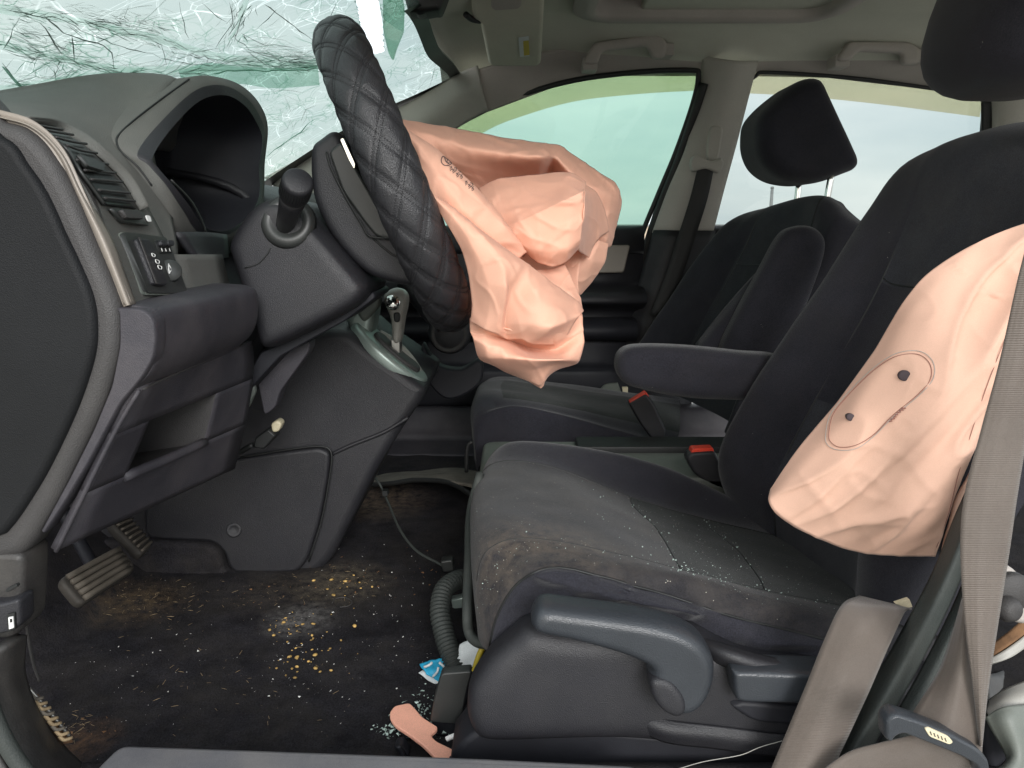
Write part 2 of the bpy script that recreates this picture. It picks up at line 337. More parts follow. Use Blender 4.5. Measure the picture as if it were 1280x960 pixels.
M = dict(
    fabric=mat('fabric_black', (.023, .023, .030), .9, .55, 1400, .2, 12, sheen=.2, spec=.2, dust=.25, dcol=(.04, .037, .037), speck=.30, grain=.55, gscale=750),
    fabric2=mat('fabric_charcoal', (.032, .034, .041), .9, .5, 1200, .2, 10, sheen=.12, spec=.2, dust=.3, dcol=(.08, .075, .07), grain=.55, gscale=750),
    insert=mat('fabric_dusty', (.036, .036, .040), .92, .5, 1300, .2, 16, sheen=.12, spec=.2, dust=.75, dcol=(.062, .057, .053), speck=.40, grain=.55, gscale=750, stains=[(P(650, 690, .74), .085, .75, (.125, .10, .078)), (P(730, 690, .74), .08, .6, (.11, .09, .072)), (P(610, 770, .73), .07, .45, (.09, .072, .058)), (P(930, 745, .73), .12, .4, (.08, .068, .06))]),
    velour=mat('velour_dark', (.014, .018, .018), .95, .5, 1300, .2, 10, sheen=.1, spec=.15, dust=.35, dcol=(.06, .06, .055), speck=.42, grain=.55, gscale=750),
    bolster=mat('fabric_stained', (.022, .022, .026), .92, .5, 1300, .2, 14, sheen=.12, spec=.2, dust=.75, dcol=(.065, .058, .053), speck=.40, grain=.55, gscale=750, stains=[(P(650, 690, .74), .085, .75, (.125, .10, .078)), (P(730, 690, .74), .08, .6, (.11, .09, .072)), (P(610, 770, .73), .07, .45, (.09, .072, .058)), (P(930, 745, .73), .12, .4, (.08, .068, .06))]),
    plastic=mat('plastic_black', (.018, .018, .0215), .45, .35, 1100, .2, 8, spec=.45, dust=.2, dcol=(.055, .052, .05), btype='leather', speck=.28),
    plastic_d=mat('plastic_deep', (.016, .0165, .021), .6, .2, 900, .2, 8, spec=.35),
    lever=mat('plastic_lever', (.030, .034, .040), .30, .25, 900, .1, 20, spec=.5, btype='leather'),
    dash=mat('dash_pad', (.108, .108, .100), .62, .5, 1100, .12, 6, spec=.4, dust=.35, dcol=(.15, .14, .125), btype='leather', speck=.26),
    dash_end=mat('dash_end_black', (.008, .0085, .0095), .6, .3, 900, .2, 8, spec=.22, btype='leather'),
    grey=mat('trim_grey', (.044, .042, .042), .55, .35, 900, .12, 8, spec=.4, dust=.4, dcol=(.075, .07, .066), btype='leather'),
    knee=mat('knee_plastic', (.036, .034, .041), .55, .3, 1000, .15, 8, spec=.4, dust=.6, dcol=(.095, .085, .09), dscale=10, btype='leather'),
    beige=mat('trim_beige', (.25, .22, .19), .45, .1, 900, .1, 8, metal=.1, spec=.5, dust=.3, dcol=(.3, .26, .2)),
    panel=mat('switch_panel', (.030, .032, .031), .4, .1, 900, .1, 8),
    leather=mat('leather_quilt', (.024, .024, .027), .40, .45, 900, .15, 20, spec=.5, btype='leather'),
    thread=mat('thread_black', (.008, .008, .009), .7),
    airbag=mat('airbag_nylon', (.93, .565, .415), .62, .25, 1500, .05, 9, sheen=.15, spec=.3, trans=.30, grain=.05),
    sidebag=mat('side_airbag_nylon', (.70, .445, .335), .8, .25, 1500, .06, 12, sheen=.15, spec=.15, trans=.1, grain=.05),
    ink=mat('ink', (.05, .035, .04), .8),
    redthread=mat('red_thread', (.30, .13, .10), .8),
    belt=mat('belt_webbing', (.115, .093, .078), .55, .35, 1700, .1, 20, sheen=.3, spec=.4, dust=.3, dcol=(.17, .15, .13), btype='weave'),
    belt_d=mat('belt_dark', (.02, .02, .02), .7, .3, 500, .1, 20),
    rubber=mat('rubber_green_black', (.040, .046, .043), .62, .6, 600, .2, 10, spec=.35, dust=.3, dcol=(.09, .09, .08)),
    headliner=mat('headliner_felt', (.58, .58, .50), .95, .4, 1000, .06, 5, spec=.1),
    pillar=mat('pillar_trim', (.46, .44, .40), .6, .3, 900, .06, 6, spec=.3),
    handle=mat('grab_handle', (.42, .385, .355), .55, .2, 900, .06, 8, spec=.3),
    visor=mat('visor_vinyl', (.58, .57, .47), .8, .3, 900, .06, 8, spec=.2),
    seal=mat('seal_rubber', (.012, .013, .013), .55, .1, 500, .1, 8),
    carpet=mat('carpet', (.021, .020, .023), 1, 1, 420, .35, 30, spec=.1, dust=.55, dcol=(.048, .043, .038), grain=.6, gscale=420, speck=.30, stains=[
        (PZ(175, 752, .45), .09, .8, (.13, .09, .05)), (PZ(340, 738, .45), .10, .4, (.10, .08, .055)), (PZ(430, 728, .45), .09, .9, (.17, .14, .10)),
        (PZ(375, 775, .45), .06, .9, (.22, .21, .2)), (PZ(100, 915, .46), .05, .8, (.14, .08, .045)), (PZ(470, 625, .45), .14, .9, (.16, .12, .085))]),
    mat_grey=mat('carpet_backing', (.13, .12, .10), .95, .8, 500, .3, 30, dust=.6, dcol=(.22, .2, .17)),
    sill=mat('sill_plastic', (.13, .13, .14), .45, .3, 800, .15, 10, spec=.5, dust=.6, dcol=(.2, .19, .18), speck=.3),
    body=mat('dirty_body_trim', (.032, .030, .029), .5, .4, 500, .3, 10, dust=.6, dcol=(.075, .068, .06), dscale=20),
    shift=mat('shift_silver', (.30, .36, .33), .35, .05, 900, .08, 10, metal=.4),
    chrome=mat('chrome', (.75, .75, .72), .12, metal=1, var=.02, grain=0),
    knob=mat('knob_grey', (.33, .32, .29), .4, var=.05),
    tray=mat('tray_grey', (.12, .135, .12), .5, .2, 900, .1, 8, dust=.4, dcol=(.2, .2, .17)),
    red=mat('red_plastic', (.75, .06, .03), .4, var=.05),
    white=mat('white_print', (.75, .75, .73), .6, var=.02, grain=0),
    cream=mat('cream_plastic', (.62, .55, .38), .5),
    yellow=mat('yellow_wire', (.55, .42, .03), .5),
    cyan=mat('cyan_print', (.03, .42, .68), .45, var=.3, vscale=60),
    paper=mat('white_paper', (.7, .74, .74), .7),
    pink=mat('pink_plastic', (.85, .42, .30), .5, .1),
    pedal=mat('pedal_rubber', (.035, .031, .027), .7, .4, 500, .3, 30, dust=.6, dcol=(.085, .072, .056)),
    pedal_rib=mat('pedal_rib', (.105, .09, .072), .75, .3, 500, .25, 30),
    steel=mat('steel', (.35, .34, .32), .35, metal=.9),
    rust=mat('rusty_strip', (.16, .085, .04), .9, .4, 400, .3, 60),
    kernel=mat('kernel_yellow', (.48, .31, .10), .6, var=.55, vscale=90),
    straw=mat('straw', (.26, .19, .11), .8, var=.4, vscale=90),
    crumb=mat('glass_crumb', (.55, .68, .62), .15, var=.3, vscale=90, spec=.8),
    hair=mat('white_fibre', (.75, .75, .72), .6),
    crackw=mat('crack_white', (.97, .98, .97), .35, var=.02, trans=.85),
    crackd=mat('crack_dark', (.15, .22, .19), .3, var=.2),
    crackg=mat('crack_green', (.33, .58, .47), .25, var=.2, vscale=30, trans=.5),
    frit=mat('frit_black', (.01, .01, .01), .4),
    ground=mat('yard_gravel', (.32, .31, .28), .95, .5, 20, .3, 2),
    wallx=mat('far_wall', (.45, .36, .27), .9, var=.2, vscale=.5),
    pole=mat('pole_grey', (.3, .3, .3), .6),
    gl_front=glass('glass_green', (.55, .665, .61), refl=.03),
    gl_rear=glass('glass_light', (.65, .68, .67), refl=.03),
    gl_ws=glass('glass_windscreen', (.625, .665, .645), refl=.03, diff=.03, dcol=(.8, .95, .88)),
    gl_ws2=glass('glass_edge_green', (.50, .665, .585), refl=.04, diff=.06, dcol=(.5, .8, .65)),
    frost=glass('crushed_glass', (.80, .86, .83), refl=.04, diff=.45, dcol=(.85, .97, .92)),
    deflect=glass('deflector_front', (.90, .86, .68), diff=.12, dcol=(.7, .7, .45)),
    deflect2=glass('deflector_rear', (.92, .87, .72), diff=.12, dcol=(.8, .75, .5)),
)
def glints(m, tint):
    """fracture lines in the laminated glass: clear, untinted hairlines between the fragments"""
    t = m.node_tree; N, Lk = t.nodes, t.links; tr = next(n for n in N if n.type == 'BSDF_TRANSPARENT')
    co = N.new('ShaderNodeTexCoord')
    def line(scale, vec, wd):
        mp_ = N.new('ShaderNodeMapping'); mp_.inputs['Scale'].default_value = vec; Lk.new(co.outputs['Object'], mp_.inputs[0])
        nz_ = N.new('ShaderNodeTexNoise'); nz_.inputs['Scale'].default_value = 6; Lk.new(co.outputs['Object'], nz_.inputs[0])
        ad = N.new('ShaderNodeVectorMath'); ad.operation = 'MULTIPLY_ADD'; Lk.new(nz_.outputs['Color'], ad.inputs[0]); ad.inputs[1].default_value = (.06, .06, .06); Lk.new(mp_.outputs[0], ad.inputs[2])
        vo = N.new('ShaderNodeTexVoronoi'); vo.feature = 'DISTANCE_TO_EDGE'; vo.inputs['Scale'].default_value = scale; Lk.new(ad.outputs[0], vo.inputs[0])
        k = N.new('ShaderNodeMapRange'); k.inputs[1].default_value = wd; k.inputs[2].default_value = wd * .3; Lk.new(vo.outputs['Distance'], k.inputs[0]); return k.outputs[0]
    def mask(scale, a, b, off):
        mp_ = N.new('ShaderNodeMapping'); mp_.inputs['Location'].default_value = (off, 0, 0); Lk.new(co.outputs['Object'], mp_.inputs[0])
        n = N.new('ShaderNodeTexNoise'); n.inputs['Scale'].default_value = scale; n.inputs['Detail'].default_value = 3; Lk.new(mp_.outputs[0], n.inputs[0])
        k = N.new('ShaderNodeMapRange'); k.inputs[1].default_value = a; k.inputs[2].default_value = b; Lk.new(n.outputs['Fac'], k.inputs[0]); return k.outputs[0]
    def op(o_, a, b):
        x = N.new('ShaderNodeMath'); x.operation = o_; Lk.new(a, x.inputs[0]); Lk.new(b, x.inputs[1]); return x.outputs[0]
    dk = op('MULTIPLY', line(24, (.8, .45, 1.4), .016), mask(7, .47, .56, 9)); dk2 = op('MULTIPLY', line(52, (.8, .5, 1.6), .030), mask(10, .52, .60, 2)); dk = op('MAXIMUM', dk, dk2)
    f = op('MAXIMUM', op('MULTIPLY', line(9, (1, 1.3, 1), .010), mask(5, .42, .55, 0)), op('MULTIPLY', line(30, (1, .55, 1), .022), mask(9, .50, .60, 4)))
    mx_ = N.new('ShaderNodeMix'); mx_.data_type = 'RGBA'; Lk.new(f, mx_.inputs[0]); mx_.inputs[6].default_value = (*tint, 1); mx_.inputs[7].default_value = (.97, 1, .98, 1)
    m3 = N.new('ShaderNodeMix'); m3.data_type = 'RGBA'; Lk.new(dk, m3.inputs[0]); Lk.new(mx_.outputs[2], m3.inputs[6]); m3.inputs[7].default_value = (.34, .46, .40, 1)
    Lk.new(m3.outputs[2], tr.inputs[0])
glints(M['gl_ws'], (.625, .665, .645))
X_, Y_, Z_ = Vector((1, 0, 0)), Vector((0, 1, 0)), Vector((0, 0, 1))

# ================================================================== outside
o = raw('ground', [(-400, -400, 0), (400, -400, 0), (400, 400, 0), (-400, 400, 0)], [(0, 1, 2, 3)], M['ground']); tag(o, kind='structure')
t = thing('low_wall', 'long low tan wall far off beyond the rear side window', 'wall', (30, 60, 0))
slab3('wall_face', [Vector(q) for q in ((4, -.1), (80, -.1), (80, 1.12), (4, 1.12))], Vector((0, 60, 0)), X_, Z_, Y_, .4, M['wallx'], t, r=.02)
slab3('wall_cap', [Vector(q) for q in ((3.8, 1.12), (80.2, 1.12), (80.2, 1.27), (3.8, 1.27))], Vector((0, 59.9, 0)), X_, Z_, Y_, .6, M['pole'], t, r=.02)
t = thing('utility_pole', 'thin grey utility pole far off beyond the rear side window', 'pole', P(962, 285, 55) * Vector((1, 1, 0)) if False else (P(962, 285, 55).x, 55, 0))
lathe('shaft', Vector((P(962, 285, 55).x, 55, 0)), Z_, [(0, .16), (3.7, .10)], M['pole'], t, 12)
lathe('pole_cap', Vector((P(962, 285, 55).x, 55, 3.7)), Z_, [(0, .12), (.12, .12), (.16, .02)], M['pole'], t, 12)

# ================================================================== car shell: floor, headliner
def floor_z(x, y):
    z = .45 + .006 * noise.noise(Vector((x * 9, y * 9, 0)))
    if x < -.60: z += (-.60 - x) * .9
    if y < .70: z += max(0, min(1, (.70 - y) / .06)) ** 2 * .05
    return z
nx, ny = 90, 60; vs_ = []; fs = []
for i in range(nx + 1):
    for j in range(ny + 1):
        x, y = -1.0 + 2.6 * i / nx, .62 + 1.34 * j / ny; vs_.append((x, y, floor_z(x, y)))
for i in range(nx):
    for j in range(ny): a = i * (ny + 1) + j; fs.append((a, a + ny + 1, a + ny + 2, a + 1))
floor = raw('floor_carpet', vs_, fs, M['carpet']); tag(floor, kind='structure')
floor.modifiers.new('s', 'SOLIDIFY').thickness = .02

def roof_z(x, y):
    c = abs(y - 1.31); z = 1.462 - .01 * (c / .5) ** 2
    if c > .44: z -= ((c - .44) / .2) ** 1.7 * .062
    if x < .12: z -= ((.12 - x) / .27) ** 1.6 * .075 * (1 - .6 * min(1, c / .6))
    if x > .5: z -= ((x - .5) / 1.1) ** 2 * .07
    return z
SR = (.17, .66, .90, 1.75)      # sunroof opening x0,x1,y0,y1
xs = sorted([-.17 + 1.9 * i / 46 for i in range(47)] + [SR[0], SR[1]]); ys = sorted([.62 + 1.36 * i / 50 for i in range(51)] + [SR[2], SR[3]])
vs_ = [(x, y, roof_z(x, y)) for x in xs for y in ys]; fs = []; n_ = len(ys)
for i in range(len(xs) - 1):
    for j in range(n_ - 1):
        cx, cyy = (xs[i] + xs[i + 1]) / 2, (ys[j] + ys[j + 1]) / 2
        if SR[0] < cx < SR[1] and SR[2] < cyy < SR[3]: continue
        fs.append((i * n_ + j, i * n_ + j + 1, (i + 1) * n_ + j + 1, (i + 1) * n_ + j))
hl = raw('headliner', vs_, fs, M['headliner']); tag(hl, kind='structure')
m = hl.modifiers.new('s', 'SOLIDIFY'); m.thickness = .03; m.offset = -1
# sunroof: rim, sliding shade, dark gap
def rrect(x0, x1, y0, y1, r): return round_poly([Vector((x0, y0)), Vector((x1, y0)), Vector((x1, y1)), Vector((x0, y1))], r, 6)
sr = thing('sunroof', 'sunroof opening in the headliner with its sliding shade part closed', 'sunroof', (.35, 1.31, 1.45))
rim = rrect(SR[0], SR[1], SR[2], SR[3], .06)
vs_, fs = [], []; n_ = len(rim)
for d, z in ((-.045, 1.4505), (-.02, 1.4425), (0, 1.4445), (.004, 1.452), (.004, 1.52)):
    for q in offset_loop(rim, d): vs_.append((q.x, q.y, z - .01 * (abs(q.y - 1.31) / .5) ** 2))
for k in range(4):
    for i in range(n_): j = (i + 1) % n_; fs.append((k * n_ + i, k * n_ + j, (k + 1) * n_ + j, (k + 1) * n_ + i))
raw('rim', vs_, fs, M['handle'], sr)
slab3('sliding_shade', rrect(.275, 1.0, .88, 1.78, .03), Vector((0, 0, 1.456)), X_, Y_, Z_, .02, M['headliner'], sr, r=.006)
slab3('glass_panel', rrect(.05, .78, .86, 1.80, .05), Vector((0, 0, 1.50)), X_, Y_, Z_, .01, M['frit'], sr, r=.003)
# outer roof skin keeps the daylight out
o = raw('roof_panel', [(x, y, roof_z(x, y) + .075) for x in (-.17, .2, .6, 1.1, 1.75) for y in (.50, .7, 1.0, 1.31, 1.6, 1.8, 1.95)],
    [(i * 7 + j, i * 7 + j + 1, (i + 1) * 7 + j + 1, (i + 1) * 7 + j) for i in range(4) for j in range(6)], M['plastic_d']); tag(o, kind='structure')
o.modifiers.new('s', 'SOLIDIFY').thickness = .004

# ================================================================== windscreen
def W(u, v):
    s = (2 * u - 1) ** 2
    xb, xt = -.80 + .09 * s, -.155 + .035 * s; zb, zt = 1.03 + .01 * s, 1.362 - .012 * s
    bul = .02 * math.sin(math.pi * v)
    return Vector((xb + (xt - xb) * v - bul * .45, .50 + 1.45 * u, zb + (zt - zb) * v + bul))
def whit(px, py):
    d = ray(px, py); u = .3; v = .5
    for _ in range(25):
        a, b = W(u, 0), W(u, 1); bx, bz = b.x - a.x, b.z - a.z
        # d*t = a + v*(b-a) in x,z (with bulge)
        s = .02 * math.sin(math.pi * v); ax, az = a.x - s * .45, a.z + s - CAMZ
        det = d.x * (-bz) + bx * d.z
        t_ = (ax * (-bz) + bx * az) / det; v = (d.x * az - d.z * ax) / det
        v = min(max(v, -.3), 1.3); u = min(max((t_ * d.y - .5) / 1.45, -.2), 1.2)
    return u, v
ws = thing('windscreen', 'shattered green-tinted windscreen with a torn gap above the steering wheel', 'windscreen', (-.5, 1.2, 1.1))
gap = [(447, -30), (444, 0), (449, 30), (452, 60), (447, 66), (470, 70), (482, 66), (478, 30), (474, 0), (474, -30)]
gapuv = [whit(*q) for q in gap]
def inpoly(u, v, poly):
    c = False; n = len(poly)
    for i in range(n):
        (x1, y1), (x2, y2) = poly[i], poly[i - 1]
        if (y1 > v) != (y2 > v) and u < (x2 - x1) * (v - y1) / (y2 - y1) + x1: c = not c
    return c
def wsag(u, v):
    p = W(u, v); n1 = noise.noise(Vector((u * 7, v * 5, 1.3))); n2 = noise.noise(Vector((u * 22, v * 16, 4.1)))
    f = math.exp(-((v - .22) / .13) ** 2) * .012
    return p + Vector((.006, 0, .012)) * n1 * .7 + Vector((0, 0, .003)) * n2 - Vector((0, 0, 1)) * f
NU, NV = 260, 130; vs_, fs, sl = [], [], []
def snap(u, v):
    """pull the edge of the torn gap onto its true outline"""
    best = (1e9, u, v); n = len(gapuv)
    for i in range(n):
        (x1, y1), (x2, y2) = gapuv[i - 1], gapuv[i]; dx, dy = (x2 - x1) * NU, (y2 - y1) * NV; L2 = dx * dx + dy * dy
        t_ = max(0, min(1, ((u - x1) * NU * dx + (v - y1) * NV * dy) / L2)) if L2 else 0
        qx, qy = x1 + (x2 - x1) * t_, y1 + (y2 - y1) * t_; e = ((qx - u) * NU) ** 2 + ((qy - v) * NV) ** 2
        if e < best[0]: best = (e, qx, qy)
    return (best[1], best[2]) if best[0] < .55 else (u, v)
for i in range(NU + 1):
    for j in range(NV + 1): vs_.append(wsag(*snap(i / NU, j / NV)))
for i in range(NU):
    for j in range(NV):
        u, v = (i + .5) / NU, (j + .5) / NV
        if inpoly(u, v, gapuv): continue
        a = i * (NV + 1) + j; fs.append((a, a + NV + 1, a + NV + 2, a + 1))
        edge = .17 + .05 * noise.noise(Vector((u * 9, 3, 0)))
        sl.append(1 if v < edge else 0)
g = raw('glass_sheet', vs_, fs, [M['gl_ws'], M['gl_ws2']], ws, slots=sl); g.modifiers.new('s', 'SOLIDIFY').thickness = .004
# black ceramic border along the passenger side and top
fr = []
for (u0, v0, u1, v1) in ((.957, 0, 1.0, 1.0), (0, .962, .40, 1.0), (.58, .962, .957, 1.0), (0, 0, 1, .03)):
    n1, n2 = 24, 6; vv, ff = [], []
    for i in range(n1 + 1):
        for j in range(n2 + 1): vv.append(wsag(u0 + (u1 - u0) * i / n1, v0 + (v1 - v0) * j / n2) - Vector((-.002, 0, .003)))
    for i in range(n1):
        for j in range(n2): a = i * (n2 + 1) + j; ff.append((a, a + n2 + 1, a + n2 + 2, a + 1))
    fr.append((vv, ff))
join_raw('border', fr, M['frit'], ws)
# hanging shard beside the gap
sh = [(478, -25), (500, -20), (506, 10), (505, 40), (496, 62), (492, 76), (486, 66), (480, 40)]
c0 = W(*whit(490, 20)); L3 = [P(x, y, c0.y - .01) for x, y in sh]
slab3('loose_shard', round_poly([Vector((p.x, p.z)) for p in L3], .004, 2), Vector((0, c0.y - .01, 0)), X_, Z_, Vector((-.25, .97, 0)), .006, M['gl_ws2'], ws, r=.001)
crk = {'w': [], 'd': [], 'g': []}
R = random.Random(11)
def crack(kind, pts, wd, jit=2.0, step=9):
    """a jagged crack lying on the glass, through picture points; each is a thin raised sliver"""
    path = []
    for (a, b) in zip(pts, pts[1:]):
        L = math.hypot(b[0] - a[0], b[1] - a[1]); k = max(1, int(L / step))
        for i in range(k):
            t_ = i / k; path.append((a[0] + (b[0] - a[0]) * t_ + R.uniform(-jit, jit) * (i > 0), a[1] + (b[1] - a[1]) * t_ + R.uniform(-jit, jit) * (i > 0)))
    path.append(pts[-1])
    q = []
    for x, y in path:
        u, v = whit(x, y)
        if not (-.02 < u < 1.02 and .0 < v < 1.0): continue
        q.append(wsag(u, v) + (Vector((-.0030, 0, .0058)) if kind == 'w' else Vector((.0015, 0, -.0025))))
    if len(q) < 2: return
    vv, ff = [], []; n = len(q)
    nr = Vector((.46, 0, -.88))
    for i, p in enumerate(q):
        t_ = (q[min(i + 1, n - 1)] - q[max(i - 1, 0)]).normalized(); s = t_.cross(nr).normalized()
        ww = wd * (.25 + .75 * R.random()) * (1 if 0 < i < n - 1 else .3)
        vv += [p + s * ww, p + nr * ww, p - s * ww]
        if i: a = 3 * (i - 1); ff += [(a, a + 1, a + 4, a + 3), (a + 1, a + 2, a + 5, a + 4)]
    crk[kind].append((vv, ff))
def frost(pts, wpx, m='frost', nm='crushed_band', off=.0012):
    rows = [[], [], []]
    for k, (x, y) in enumerate(pts):
        ww = wpx * (.7 + .6 * R.random())
        for r_, o_ in zip(rows, (-ww, R.uniform(-2, 2), ww)):
            u, v = whit(x + R.uniform(-3, 3), y + o_); r_.append(wsag(min(max(u, 0), 1), min(max(v, .02), .98)) + Vector((.46, 0, -.88)) * off)
    surf(nm, rows, M[m], ws, nu=5, nv=3)
frost([(-20, 4), (40, 8), (90, 14), (150, 30), (210, 48), (270, 68), (330, 78), (395, 80)], 6)
frost([(-20, 48), (30, 56), (80, 68), (130, 80), (180, 86)], 6)
frost([(-20, 106), (40, 102), (100, 94), (180, 87), (260, 82), (330, 82), (395, 82)], 5)
frost([(312, -10), (302, 14), (294, 34), (286, 50)], 5)
frost([(225, 92), (260, 90), (300, 92), (345, 94), (398, 94)], 13, 'gl_ws2', 'green_edge_band', .002)
# main lines of the break, read from the glass
LN = [
 ('d', [(0, 2), (40, 8), (75, 12), (110, 30), (140, 45), (180, 60), (240, 75), (290, 80), (385, 82)], .0011),
 ('d', [(55, 8), (80, 30), (95, 35), (130, 48), (140, 58), (141, 80)], .0014), ('d', [(50, 18), (62, 32), (70, 48), (78, 60)], .0013),
 ('d', [(85, 38), (120, 45), (150, 30), (172, 36)], .0009), ('d', [(90, 30), (92, 45), (93, 70)], .0012), ('g', [(82, 45), (115, 47), (128, 52)], .001),
 ('d', [(200, 48), (205, 62), (208, 75)], .0010), ('d', [(330, 0), (352, 18), (388, 50)], .0016), ('d', [(420, 0), (410, 22), (402, 40)], .0009),
 ('d', [(222, 0), (230, 35), (236, 45)], .0007), ('d', [(160, 0), (155, 14), (165, 22)], .0008), ('d', [(345, 8), (335, 20), (318, 33)], .0011),
 ('d', [(25, 10), (12, 40), (2, 55)], .001), ('d', [(0, 72), (14, 92), (28, 104)], .0013), ('g', [(0, 76), (22, 100), (30, 105)], .002),
 ('d', [(290, 40), (310, 60), (340, 72), (388, 78)], .001), ('d', [(300, 36), (330, 55), (372, 62)], .0008), ('d', [(285, 0), (290, 25), (275, 45), (268, 58)], .001),
 ('d', [(310, 0), (300, 20), (296, 34), (292, 48)], .0012), ('d', [(250, 0), (262, 12), (282, 24)], .0009), ('d', [(78, 70), (60, 92)], .0009), ('d', [(66, 78), (68, 96)], .0009),
 ('d', [(0, 55), (40, 65), (90, 72), (135, 82), (160, 88)], .0009), ('d', [(180, 85), (205, 74), (240, 62), (270, 50)], .0007),
 ('w', [(140, 58), (178, 36), (218, 2)], .0009), ('w', [(142, 78), (185, 58), (200, 60), (160, 45), (125, 26)], .0009), ('w', [(146, 76), (165, 88)], .0008),
 ('w', [(185, 86), (215, 74), (240, 64)], .0008), ('w', [(120, 74), (140, 60)], .0008), ('w', [(0, 14), (18, 20)], .001), ('w', [(25, 30), (50, 27)], .0014),
 ('w', [(30, 36), (60, 42)], .0014), ('w', [(22, 44), (55, 50)], .0012), ('w', [(165, 14), (195, 14)], .001), ('w', [(200, 26), (240, 30)], .001),
 ('w', [(335, 40), (352, 28), (360, 15)], .0007), ('w', [(300, 70), (360, 77), (388, 70)], .0012), ('w', [(320, 50), (385, 66)], .001),
 ('w', [(335, 112), (390, 118)], .001), ('w', [(340, 150), (385, 135)], .0010), ('w', [(330, 205), (360, 180), (390, 160)], .0016), ('g', [(333, 190), (365, 168), (392, 148)], .0022),
 ('w', [(378, 155), (384, 142), (396, 138)], .0025), ('g', [(262, 88), (330, 86), (392, 84)], .0021), ('d', [(505, 128), (540, 90), (560, 72)], .0007), ('d', [(512, 140), (535, 110), (548, 60)], .0007),
 ('d', [(500, 100), (530, 88), (560, 84)], .0006), ('w', [(470, 64), (485, 50)], .0015)]
for k, p, w_ in LN: crack(k, p, w_ * (.72 if k == 'd' else 1), 1.6)
# dense shatter bands: slivers strung along the folds of the glass
def band(pts, spread, n, kinds, lmin=6, lmax=26, wd=.0008):
    seg = []
    for a, b in zip(pts, pts[1:]): seg.append((math.hypot(b[0] - a[0], b[1] - a[1]), a, b))
    T = sum(s[0] for s in seg)
    for _ in range(n):
        r_ = R.random() * T
        for L, a, b in seg:
            if r_ <= L: break
            r_ -= L
        t_ = r_ / L; x, y = a[0] + (b[0] - a[0]) * t_, a[1] + (b[1] - a[1]) * t_
        an = math.atan2(b[1] - a[1], b[0] - a[0]) + R.gauss(0, .24); l = R.uniform(lmin, lmax)
        x += R.gauss(0, spread); y += R.gauss(0, spread * .55)
        crack(R.choice(kinds), [(x, y), (x + l * .5 * math.cos(an), y + l * .5 * math.sin(an) + R.gauss(0, 1)), (x + l * math.cos(an + R.gauss(0, .3)), y + l * math.sin(an))], wd * R.uniform(.5, 1.3), .8)
band([(0, 2), (60, 8), (120, 20), (180, 40), (230, 58), (290, 76), (385, 80)], 8, 380, 'wwddg', 6, 30, .0006)
band([(0, 45), (50, 60), (90, 70), (130, 80)], 10, 260, 'wwdgg', 6, 30, wd=.0006)
band([(0, 100), (60, 100), (120, 92), (200, 86), (300, 80), (388, 80)], 5, 300, 'wwggd', 12, 44, .0007)
band([(310, 0), (300, 18), (292, 34), (286, 48)], 7, 100, 'ddgww', 4, 16, .0006)
band([(300, 62), (340, 70), (388, 76)], 8, 160, 'wwdg', 12, 46, .0006)
band([(10, 25), (60, 40), (80, 60), (60, 80)], 15, 130, 'wwdg', 8, 34, .0006)
band([(100, 8), (160, 22), (200, 30)], 8, 110, 'wwdd', 6, 24, .0006)
band([(500, 130), (535, 105), (560, 80)], 8, 16, 'wg', 8, 26, .0006)
band([(335, 120), (370, 150), (350, 190)], 14, 20, 'ww', 10, 36, .0007)
for k, nm in (('w', 'crack_glint'), ('d', 'crack_edge'), ('g', 'crack_sliver')):
    o = join_raw(nm, crk[k], M['crack' + k], ws, smooth=False); o['kind'] = 'stuff'

# ================================================================== far side of the body
YB, YT = 2.0, 1.90             # belt line and top of the side glass
ap = surf('a_pillar_trim', [[(330, 222, 1.94), (430, 168, 1.93), (500, 134, 1.91), (575, 91, 1.885), (596, 82, 1.875)],
    [(360, 250, 1.95), (440, 212, 1.94), (520, 160, 1.915), (580, 120, 1.895), (602, 110, 1.885)],
    [(372, 268, 1.985), (460, 228, 1.975), (530, 186, 1.955), (588, 150, 1.935), (610, 138, 1.925)]], M['pillar'], nu=8, nv=8, thick=.012, offset=1)
tag(ap, 'grey plastic trim along the far windscreen pillar', 'pillar trim')
# roof rail: between headliner and window tops
rail = surf('roof_rail_trim', [[(592, 88, 1.882), (700, 62, 1.90), (800, 55, 1.90), (900, 55, 1.905), (1000, 58, 1.91), (1100, 68, 1.915), (1200, 85, 1.92), (1330, 110, 1.92)],
    [(598, 116, 1.895), (700, 88, 1.93), (800, 76, 1.93), (900, 74, 1.935), (1000, 78, 1.935), (1100, 90, 1.94), (1200, 108, 1.945), (1330, 140, 1.945)],
    [(604, 142, 1.93), (720, 101, 1.94), (800, 91, 1.945), (900, 88, 1.95), (1000, 94, 1.95), (1100, 105, 1.955), (1240, 122, 1.96), (1330, 150, 1.96)]], M['handle'], nu=8, nv=8, thick=.012, offset=1)
tag(rail, 'brown-grey trim rail above the far side windows', 'roof trim')
def gy(py): # depth of the side glass at picture row py
    return 1.93 + (YB - 1.93) * min(1, max(0, (py - 90) / 200))
